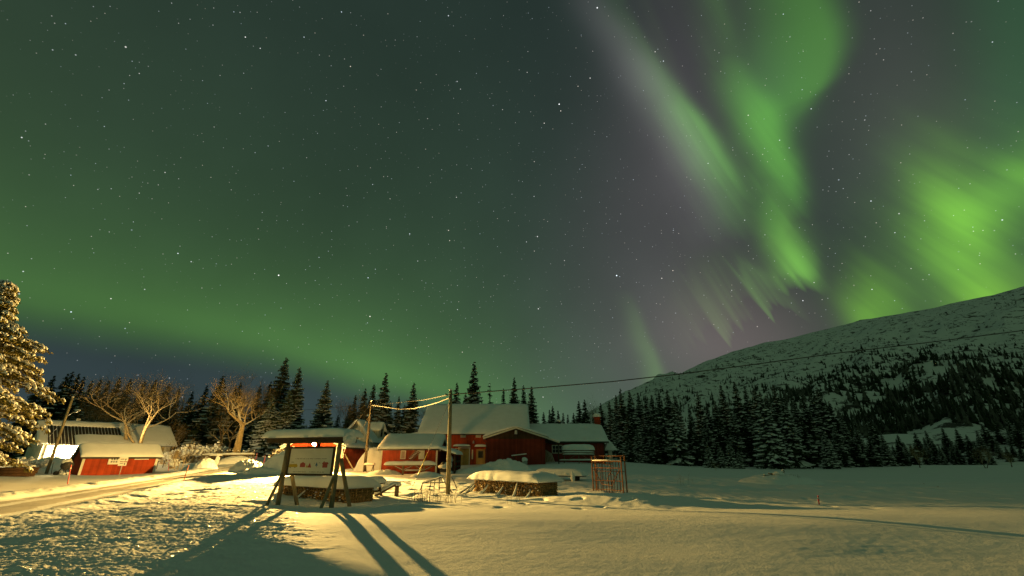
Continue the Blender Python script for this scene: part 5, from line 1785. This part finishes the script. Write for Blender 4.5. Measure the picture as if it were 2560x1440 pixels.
for x0_, x1_ in ((L * .06, L * .5), (L * .94, L * .5)):
    mb = MB(); mb.bar((x0_, -.02, .1), (x1_, -.02, zt2 - .3), .08, .06); mb.build('brace', M['wood'], t)

# ------------------------------------------------------------------ rusty cage
pa = at(1484, 1229, 25.8); pb = at(1559, 1232, 24.4)
rz, L = along_front(pa, pb)
zg = gz(pa.x + L / 2, 25.0)
t = thing('rusty_cage', 'rusty steel bar cage standing alone in the snow right of the firewood stack', 'cage', (pa.x, pa.y, zg), rz)
zt3 = at(1520, 1153, 25).z - zg
dp = .32
for x in (0, L):
    for y in (0, dp):
        mb = MB(); mb.tube([(x, y, -.2), (x, y, zt3 + (.30 if y else .22))], .040, 6); mb.build('post', M['rust'], t)
for i in range(1, 11):
    x = L * i / 11
    mb = MB(); mb.tube([(x, 0, -.15), (x, 0, zt3)], .019, 5); mb.build('bar', M['rust'], t)
for i in (2, 5, 8):
    mb = MB(); mb.tube([(L * i / 10, dp, -.15), (L * i / 10, dp, zt3 + .1)], .018, 5); mb.build('bar', M['rust'], t)
for z, r_, y in ((zt3, .04, 0), (zt3 - .33, .026, 0), (zt3 - .95, .022, 0), (zt3 + .26, .02, dp), (.1, .02, 0), (zt3 - .5, .018, dp)):
    mb = MB(); mb.tube([(0, y, z), (L, y, z)], r_, 6); rl = mb.build('rail', M['rust'], t)
    if r_ > .03: mb = MB(); mb.tube([(-.02, y, z + .035), (L * .5, y, z + .05), (L + .02, y, z + .035)], .036, 7); mb.build('snow_ridge', M['snow'], rl, smooth=True)
for a, b in (((.12, -.02, zt3 - .4), (.62, -.02, .35)), ((L - .12, -.02, zt3 - .38), (L - .65, -.02, .3)), ((0, 0, zt3 + .2), (0, dp, zt3 + .28)), ((L, 0, zt3 + .2), (L, dp, zt3 + .28)), ((.62, -.02, .35), (L - .65, -.02, .3))):
    mb = MB(); mb.tube([a, b], .022, 5); mb.build('strut', M['rust'], t)
mb = MB()
for pts in ([(.55, .3, zt3 - .15), (.62, .3, zt3 + .28), (1.1, .3, zt3 + .2), (1.05, .3, zt3 - .1)], [(.5, .3, zt3 - .12), (1.15, .35, zt3 - .24), (.95, .3, .9), (.75, .3, .62), (.8, .3, .1)], [(.85, .35, .85), (1.25, .3, .8), (1.0, .3, .4), (1.1, .3, .0)]):
    mb.tube(pts, .02, 5)
mb.build('bent_frame', M['rust'], t)

# bent tube frame by the tall pole
t = thing('tube_frame', 'bent dark tube frame half buried in snow behind the tall bare pole', 'metal frame')
D1, D2 = 26.0, 28.2
segs = [[(1052, 1234, D1), (1056, 1209, D1), (1100, 1194, D2), (1129, 1192, D2), (1136, 1206, D2), (1145, 1229, D2)],
        [(1056, 1208, D1), (1085, 1207, D1), (1115, 1206, D1), (1127, 1226, D1), (1136, 1240, D1)],
        [(1078, 1200, D2 - .8), (1073, 1228, D2 - .8)], [(1088, 1198, D2 - .4), (1084, 1227, D2 - .4)],
        [(1100, 1194, D2), (1097, 1226, D2)], [(1098, 1226, D1 + .5), (1098, 1206, D1)], [(1056, 1209, D1), (1050, 1226, D1 + 1.2)], [(1096, 1220, D1), (1115, 1219, D1)], [(1112, 1206, D1), (1104, 1194, D2)], [(1112, 1206, D1), (1125, 1232, D1 - .3)]]
for sg_ in segs:
    mb = MB(); pts = [at(*p) for p in sg_]; mb.tube(pts, .026, 6); tb = mb.build('tube', M['steel'], t)
mb = MB()
for sg_ in segs[:2]:
    pts = [at(*p) + Vector((0, 0, .03)) for p in sg_[1:4]]; mb.tube(pts, .024, 6)
tag(mb.build('snow_ridge', M['snow'], t, smooth=True), kind='stuff')

# ------------------------------------------------------------------ poles and wires
def pole(pb_, pt_, d, r0, r1, label, wood='polewood'):
    a = at(*pb_, d); b = at(*pt_, d)
    t = thing('utility_pole', label, 'pole', a)
    mb = MB(); mb.tube([(0, 0, -.4), (b - a) * .5, b - a], [r0, (r0 + r1) / 2, r1], 12); mb.build('shaft', M[wood], t, smooth=True)
    mb = MB(); mb.lump(b - a + Vector((0, 0, .02)), (r1 * 1.05, r1 * 1.05, r1 * .8), 1, 2, .15); mb.build('snow_hat', M['snow'], t, smooth=True)
    return t, a, b


t, a, b = pole((1120, 1236), (1127, 976), 25.0, .125, .085, 'tall bare wooden pole in the middle of the farmyard')
mb = MB(); mb.box((b - a) + Vector((0, -.1, -.35)), (.10, .10, .18)); mb.tube([(b - a) + Vector((-.15, -.1, -.28)), (b - a) + Vector((-.28, -.05, -.2))], .035, 6); mb.build('cable_clamp', M['steel'], t)
top1 = b
t, a, b = pole((912, 1168), (929, 1003), 45.0, .14, .10, 'leaning wooden pole at the right corner of the red storehouse', 'darkwood')
top2 = b
mb = MB(); mb.box((b - a) * .28 + Vector((.12, -.12, -.1)), (.2, .14, .3)); mb.build('meter_box', M['steel'], t)
t, a, b = pole((115, 1186), (182, 993), 44.0, .13, .10, 'wooden lamp pole with an unlit street lamp, left of the low red shed')
q = at(170, 1040, 44) - a; e = at(187, 1030, 43.4) - a; e2 = at(200, 1026, 43.1) - a
mb = MB(); mb.tube([q, q.lerp(e, .5) + Vector((0, 0, .08)), e], .025, 6); ar = mb.build('lamp_arm', M['galv'], t, smooth=True)
mb = MB(); mb.tube([e, e.lerp(e2, .35), e2], [.05, .10, .06], 10); hd = mb.build('lamp_head', M['galv'], t, smooth=True)
mb = MB(); mb.lump(e.lerp(e2, .5) + Vector((0, 0, .10)), (.25, .14, .09), 3, 2, .2); mb.build('snow_hat', M['snow'], hd, smooth=True)
mb = MB(); mb.tube([at(170, 1040, 44) - a, at(120, 1095, 46) - a], .012, 5); mb.tube([(.5, 0, -.2), (.3, 0, 1.0)], .02, 5); mb.build('stay_wire', M['steel'], t)


def wire(pts, r, label, mats='steel', name='power_line'):
    mb = MB()
    P_ = [Vector(p) for p in pts]
    out = []
    for i in range(len(P_) - 1):
        for k in range(6): out.append(P_[i].lerp(P_[i + 1], k / 6))
    out.append(P_[-1])
    mb.tube(out, r, 6)
    return tag(mb.build(name, M[mats], smooth=True), label, 'wire')


wire([top1 + Vector((0, 0, -.22)), at(1350, 969, 25), at(1530, 954, 25), at(1700, 935, 25), at(1900, 909, 25), at(2100, 882, 25), at(2330, 855, 25), at(2560, 826, 25), at(2800, 797, 25)], .028, 'thick black cable running right from the tall bare pole to the mountain side')
wire([top1 + Vector((-.02, .1, -.2)), at(1060, 1000, 32), at(980, 1008, 45), at(870, 1016, 65), at(720, 1028, 80), at(560, 1034, 95)], .024, 'thin dark wire running left from the tall bare pole behind the trees', 'black')
wire([top1 + Vector((0, .05, -.38)), at(1098, 1005, 27), at(1068, 1014, 30), at(1035, 1021, 33.5), at(1000, 1023, 37), at(960, 1017, 41.5), top2 + Vector((0, 0, -.4))], .030, 'sagging cable coated in snow between the two middle poles', 'ice')
wire([top2 + Vector((0, 0, -.3)), at(900, 1044, 43), at(880, 1068, 41), at(868, 1080, 40)], .03, 'pale service cable dropping left from the leaning pole', 'wood')
wire([top2 + Vector((0, 0, -1.2)), at(912, 1062, 47), at(900, 1085, 48)], .02, 'pale stay wire under the service cable of the leaning pole', 'wood')
t = thing('guy_wire', 'guy wire with a yellow sleeve anchored in the snow left of the tall bare pole', 'guy wire')
g0 = at(1027, 1226, 27); g1 = at(1050, 1176, 26.5); g2 = at(1068, 1132, 26.2)
mb = MB(); mb.tube([g0, g1, g2, top1 + Vector((0, 0, -.5))], .008, 5); mb.build('wire', M['steel'], t)
mb = MB(); mb.tube([g0.lerp(g1, .75), g1, g2], .022, 6); mb.build('sleeve', M['yellow'], t, smooth=True)
mb = MB(); mb.tube([g0.lerp(g1, .22), g0.lerp(g1, .42)], .028, 6); mb.build('turnbuckle', M['steel'], t)

# ------------------------------------------------------------------ road markers, signs
def marker(px, yb, yt, pxt, d, label, col='redpole'):
    a = at(px, yb, d); b = at(pxt, yt, d)
    a.z = min(a.z, gz(a.x, a.y) + .05)
    t = thing('snow_pole', label, 'snow pole', a, 0, 'slender snow poles stuck in the snow')
    mb = MB(); mb.tube([(0, 0, -.3), b - a], .024, 6); mb.build('stick', M[col], t)
    mb = MB(); mb.tube([(b - a) * .78, (b - a) * .86], .029, 6); mb.build('reflector_band', M['white' if col == 'redpole' else 'orange'], t)


marker(170, 1213, 1162, 178, 30, 'red snow pole in front of the left corner of the low red shed')
marker(422, 1177, 1150, 423, 50, 'red snow pole right of the low red shed')
marker(455, 1211, 1163, 472, 28, 'slanting thin orange snow pole on the right side of the road', 'orange')
marker(640, 1147, 1131, 643, 56, 'red snow pole at the right end of the rail fence')
marker(659, 1156, 1138, 664, 54, 'red snow pole between the rail fence and the big snow heap')
marker(602, 1173, 1150, 606, 42, 'thin faded snow pole beside the rough snow heap by the road', 'orange')
marker(2048, 1274, 1239, 2045, 20.5, 'lone red snow pole on the open snow at the right')
marker(694, 1186, 1168, 697, 36, 'orange topped snow pole showing behind the left leg of the notice board', 'orange')

a = at(297, 1191, 42)
a.z = min(a.z, gz(a.x, a.y))
t = thing('road_sign', 'small double panel road sign in front of the low red shed', 'road sign', a, .55)
tp = at(303, 1158, 42) - a
mb = MB(); mb.tube([(0, 0, -.3), (0, 0, tp.z + .45)], .03, 8); mb.build('post', M['galv'], t)
for z, w_ in ((tp.z + .30, .62), (tp.z - .06, .58)):
    mb = MB(); mb.box((0, -.045, z), (w_, .03, .30)); pn = mb.build('panel', M['white'], t)
    mb = MB()
    for k in range(5): mb.box((-w_ * .3 + k * w_ * .085, -.064, z + .03), (w_ * .06, .006, .06))
    mb.box((w_ * .25, -.064, z), (w_ * .12, .006, .14)); mb.build('lettering', M['ink'], pn)
mb = MB(); mb.lump((0, -.04, tp.z + .48), (.3, .06, .05), 1, 2, .3); mb.build('snow_hat', M['snow'], t, smooth=True)

# concrete mixer by the left shed
g = gp(157, 43.5)
t = thing('concrete_mixer', 'dark concrete mixer heaped with snow at the left end of the low red shed', 'concrete mixer', g, .4)
mb = MB(); mb.tube([(-.25, 0, .62), (-.12, 0, .72), (.2, 0, .9), (.42, 0, 1.05)], [.22, .40, .42, .26], 14); mb.build('drum', M['steel'], t, smooth=True)
mb = MB(); mb.bar((-.4, -.35, 0), (0, -.4, .75), .06); mb.bar((.4, -.35, 0), (0, -.4, .75), .06); mb.bar((-.4, .35, 0), (0, .4, .75), .06); mb.bar((.4, .35, 0), (0, .4, .75), .06); mb.bar((-.45, 0, .1), (.45, 0, .1), .06); mb.build('stand', M['steel'], t)
for y in (-.42, .42):
    mb = MB(); mb.tube([(-.35, y - .05, .16), (-.35, y + .05, .16)], .2, 12); mb.build('wheel', M['black'], t)
mb = MB(); mb.lump((-.05, 0, 1.12), (.45, .38, .26), 2, 2, .3); mb.lump((.1, -.2, .12), (.35, .25, .2), 6, 2, .5); mb.lump((-.3, .1, .15), (.2, .2, .2), 9, 2, .5)
tag(mb.build('snow_load', M['snow'], t, smooth=True), kind='stuff')

# log stack under the golden tree
g = gp(8, 36)
t = thing('log_stack', 'dark log stack in the shade under the golden snowy tree', 'log stack', g, .5)
rg = random.Random(3)
for k in range(11):
    r_ = rg.uniform(.09, .14)
    mb = MB(); mb.tube([(-1.7 + rg.uniform(-.2, .2), -.3 + (k % 4) * .26, .05 + (k // 4) * .22), (1.6 + rg.uniform(-.3, .3), -.3 + (k % 4) * .26, .05 + (k // 4) * .22)], r_, 9); mb.build('log', M['brown'], t, smooth=True)
mb = MB(); snow_cap(mb, -1.7, 1.5, -.45, .6, lambda x, y: .68, .15, 24, 12, 4, .5, 5); mb.build('snow_cap', M['snow'], t, smooth=True)

# rail fence, wire fence, box
pa = at(503, 1150, 57); pb = at(634, 1147, 57)
rz, L = along_front(pa, pb)
zg = gz((pa.x + pb.x) / 2, 57)
t = thing('rail_fence', 'rustic rail fence with a thick snow line in front of the old frosted tree', 'fence', (pa.x, pa.y, zg), rz)
zr = at(570, 1138, 57).z - zg
mb = MB(); mb.tube([(0, 0, zr - .06), (L, 0, zr + .03)], .07, 7); rl = mb.build('rail', M['wood'], t)
mb = MB(); snow_cap(mb, -.05, L + .05, -.13, .13, lambda x, y: zr + .02 + .09 * x / L, .2, 50, 8, 2, .35, 6); mb.build('snow_ridge', M['snow'], rl, smooth=True)
mb = MB(); mb.tube([(0, .05, zr + .22), (L, .05, zr + .30)], .03, 5); mb.build('rail', M['wood'], t)
for i in range(10):
    x = L * (i + .3) / 9.6
    mb = MB(); mb.tube([(x, .1, -.6), (x + .03, .1, zr + .50)], .05, 6); ps = mb.build('post', M['wood'], t)
    mb = MB(); mb.lump((x + .03, .1, zr + .54), (.075, .075, .07), i, 1, .2); mb.build('snow_hat', M['snow'], ps, smooth=True)
for x in (L * .72, L * .93):
    mb = MB(); mb.bar((x, .1, 0), (x + .5, .1, zr), .06); mb.build('brace', M['wood'], t)
g = gp(534, 53)
t = thing('utility_box', 'dark box with a snow hood left of the road end', 'box', g + Vector((0, 0, .1)))
mb = MB(); mb.box((0, 0, .35), (.75, .6, 1.0)); mb.box((-.38, 0, .35), (.02, .5, .8)); mb.build('cabinet', M['darkwood'], t)
mb = MB(); snow_cap(mb, -.48, .5, -.4, .4, lambda x, y: .86, .22, 14, 12, 1); mb.lump((.42, -.2, .35), (.2, .3, .5), 3, 2, .3); mb.build('snow_hat', M['snow'], t, smooth=True)
pa = at(392, 1168, 52); pb = at(436, 1163, 56)
rz, L = along_front(pa, pb)
t = thing('wire_fence', 'low wire fence between the low red shed and the hedge', 'fence', (pa.x, pa.y, gz(pa.x, pa.y)), rz)
for i in range(4):
    mb = MB(); mb.tube([(L * i / 3, 0, -.4), (L * i / 3, 0, .9)], .045, 6); ps = mb.build('post', M['wood'], t); mb = MB(); mb.lump((L * i / 3, 0, .92), (.07, .07, .06), i, 1, .2); mb.build('snow_hat', M['snow'], ps, smooth=True)
for z in (.4, .75):
    mb = MB(); mb.tube([(0, 0, z), (L, 0, z)], .02, 5); mb.build('wire', M['frost'], t)
g = gp(432, 54)
t = thing('gate_post', 'stout pale stump post at the road edge right of the wire fence', 'post', g)
mb = MB(); mb.tube([(0, 0, -.3), (.03, 0, .8), (.05, 0, 1.7)], [.24, .20, .18], 10); mb.build('stump', M['frost'], t, smooth=True)
mb = MB(); mb.lump((.05, 0, 1.74), (.22, .22, .14), 2, 2, .2); mb.build('snow_hat', M['snow'], t, smooth=True)
g = gp(300, 44) if False else None
t = thing('trestle', 'small snowy trestle and junk beside the leaning pole by the storehouse', 'trestle', gp(922, 43.5))
mb = MB(); mb.box((0, 0, .6), (.9, .25, .06)); mb.build('plank', M['darkwood'], t)
for x in (-.35, .35):
    mb = MB(); mb.bar((x - .1, -.2, -.2), (x, 0, .6), .05); mb.bar((x + .1, .2, -.2), (x, 0, .6), .05); mb.build('leg', M['darkwood'], t)
mb = MB(); snow_cap(mb, -.5, .5, -.17, .17, lambda x, y: .63, .16, 14, 8, 2, .3); mb.build('snow_cap', M['snow'], t, smooth=True)

# clutter in front of the garage
t = thing('leaning_plank', 'pale snowy plank propped on a trestle against the dark red garage', 'plank', gp(1297, 48.5))
mb = MB(); mb.bar((-.75, 0, .95), (.8, 0, 1.12), .12, .05); mb.bar((-.75, 0, 1.01), (.8, 0, 1.18), .14, .08, mi=1); mb.build('plank', [M['wood'], M['snow']], t)
for x in (-.5, .5):
    mb = MB(); mb.bar((x, 0, -.2), (x, .1, .98), .07); mb.build('leg', M['darkwood'], t)
t = thing('snowy_barrel', 'pale snow plastered barrel at the right front of the dark red garage', 'barrel', gp(1312, 47.6))
mb = MB(); mb.tube([(0, 0, -.1), (0, 0, .55)], .26, 12); mb.build('drum', M['galv'], t)
mb = MB(); mb.lump((0, 0, .62), (.3, .3, .22), 4, 2, .3); mb.build('snow_hat', M['snow'], t, smooth=True)
t = thing('stacked_boards', 'bundle of snowy boards leaning in the corner between garage and wing', 'boards', gp(1376, 56))
for k in range(6):
    mb = MB(); mb.bar((-.5 + k * .2, -.2, -.1), (-.65 + k * .16, .3, 1.5 - .1 * k), .14, .03); mb.build('board', M['frost'], t)
# debris heap on the right
c = gp(1940, 33.5)
snow_pile(1955, 33.5, 3.2, 1.8, .5, 'rounded snow covered debris heap on the open field right of the cage', .25, 44)
t = thing('broken_timbers', 'broken timbers and planks sticking out of the debris heap on the open field', 'timbers', Vector((c.x, c.y - .3, c.z + .36)))
rg = random.Random(12)
for a_, b_, r_ in (((-.9, 0, .12), (-.2, .1, .05), .07), ((-.5, .1, .2), (.5, 0, .28), .08), ((.3, 0, 0), (.55, .1, .42), .10), ((.0, -.2, -.1), (.9, 0, .05), .07), ((-.3, -.1, -.12), (.45, -.15, -.05), .09), ((.5, -.1, .0), (1.1, .1, .12), .05), ((2.0, 0, -.05), (2.5, .1, -.25), .06), ((2.2, -.1, -.3), (3.0, 0, -.38), .08), ((-.2, -.3, -.35), (.2, -.3, -.4), .05)):
    mb = MB(); mb.tube([a_, b_], r_, 7); mb.tube([Vector(a_) + Vector((0, 0, r_ * .55)), Vector(b_) + Vector((0, 0, r_ * .55))], r_ * .75, 7, mi=1); mb.build('timber', [M['wood'], M['snow']], t)
mb = MB(); mb.lump((.1, 0, .22), (.38, .3, .14), 3, 2, .3); mb.build('snow_cap', M['snow'], t, smooth=True)

# heaps of ploughed snow
snow_pile(622, 37, 1.8, 1.1, .78, 'rough dark sided ploughed heap beside the road end', .4, 2)
snow_pile(706, 36.6, 2.1, 1.0, 1.5, 'large smooth heap left of the red storehouse', .15, 3)
snow_pile(655, 36, 2.0, .8, .42, 'lumpy ridge of thrown snow left of the notice board', .5, 4)
snow_pile(512, 46, 1.3, .8, .75, 'bright ploughed heap where the road bends left', .4, 5)
snow_pile(480, 47, 1.2, .7, .5, 'small bright ploughed lumps left of the road bend', .5, 6)
snow_pile(930, 48, 2.0, 1.5, 2.1, 'tall tan heap between the red storehouse and the small red shed', .12, 7)
snow_pile(1262, 42, 2.6, 1.3, .82, 'tall chunky ploughed heap in front of the dark red garage', .4, 8)
snow_pile(1190, 41, 2.4, 1.2, .38, 'low chunky heap in front of the barn doors', .5, 9)
snow_pile(590, 54, 3.0, 1.2, .75, 'long smooth bank under the rail fence', .12, 10)
snow_pile(1065, 36.5, 1.5, .9, .35, 'soft drift in front of the lean-to of the small red shed', .1, 12)
snow_pile(960, 39, 1.6, .5, .30, 'low trodden ridge at the left foot of the small red shed', .5, 13)
snow_pile(130, 50, 3.2, 1.6, 1.0, 'smooth bank of snow below the bright window front', .12, 14)
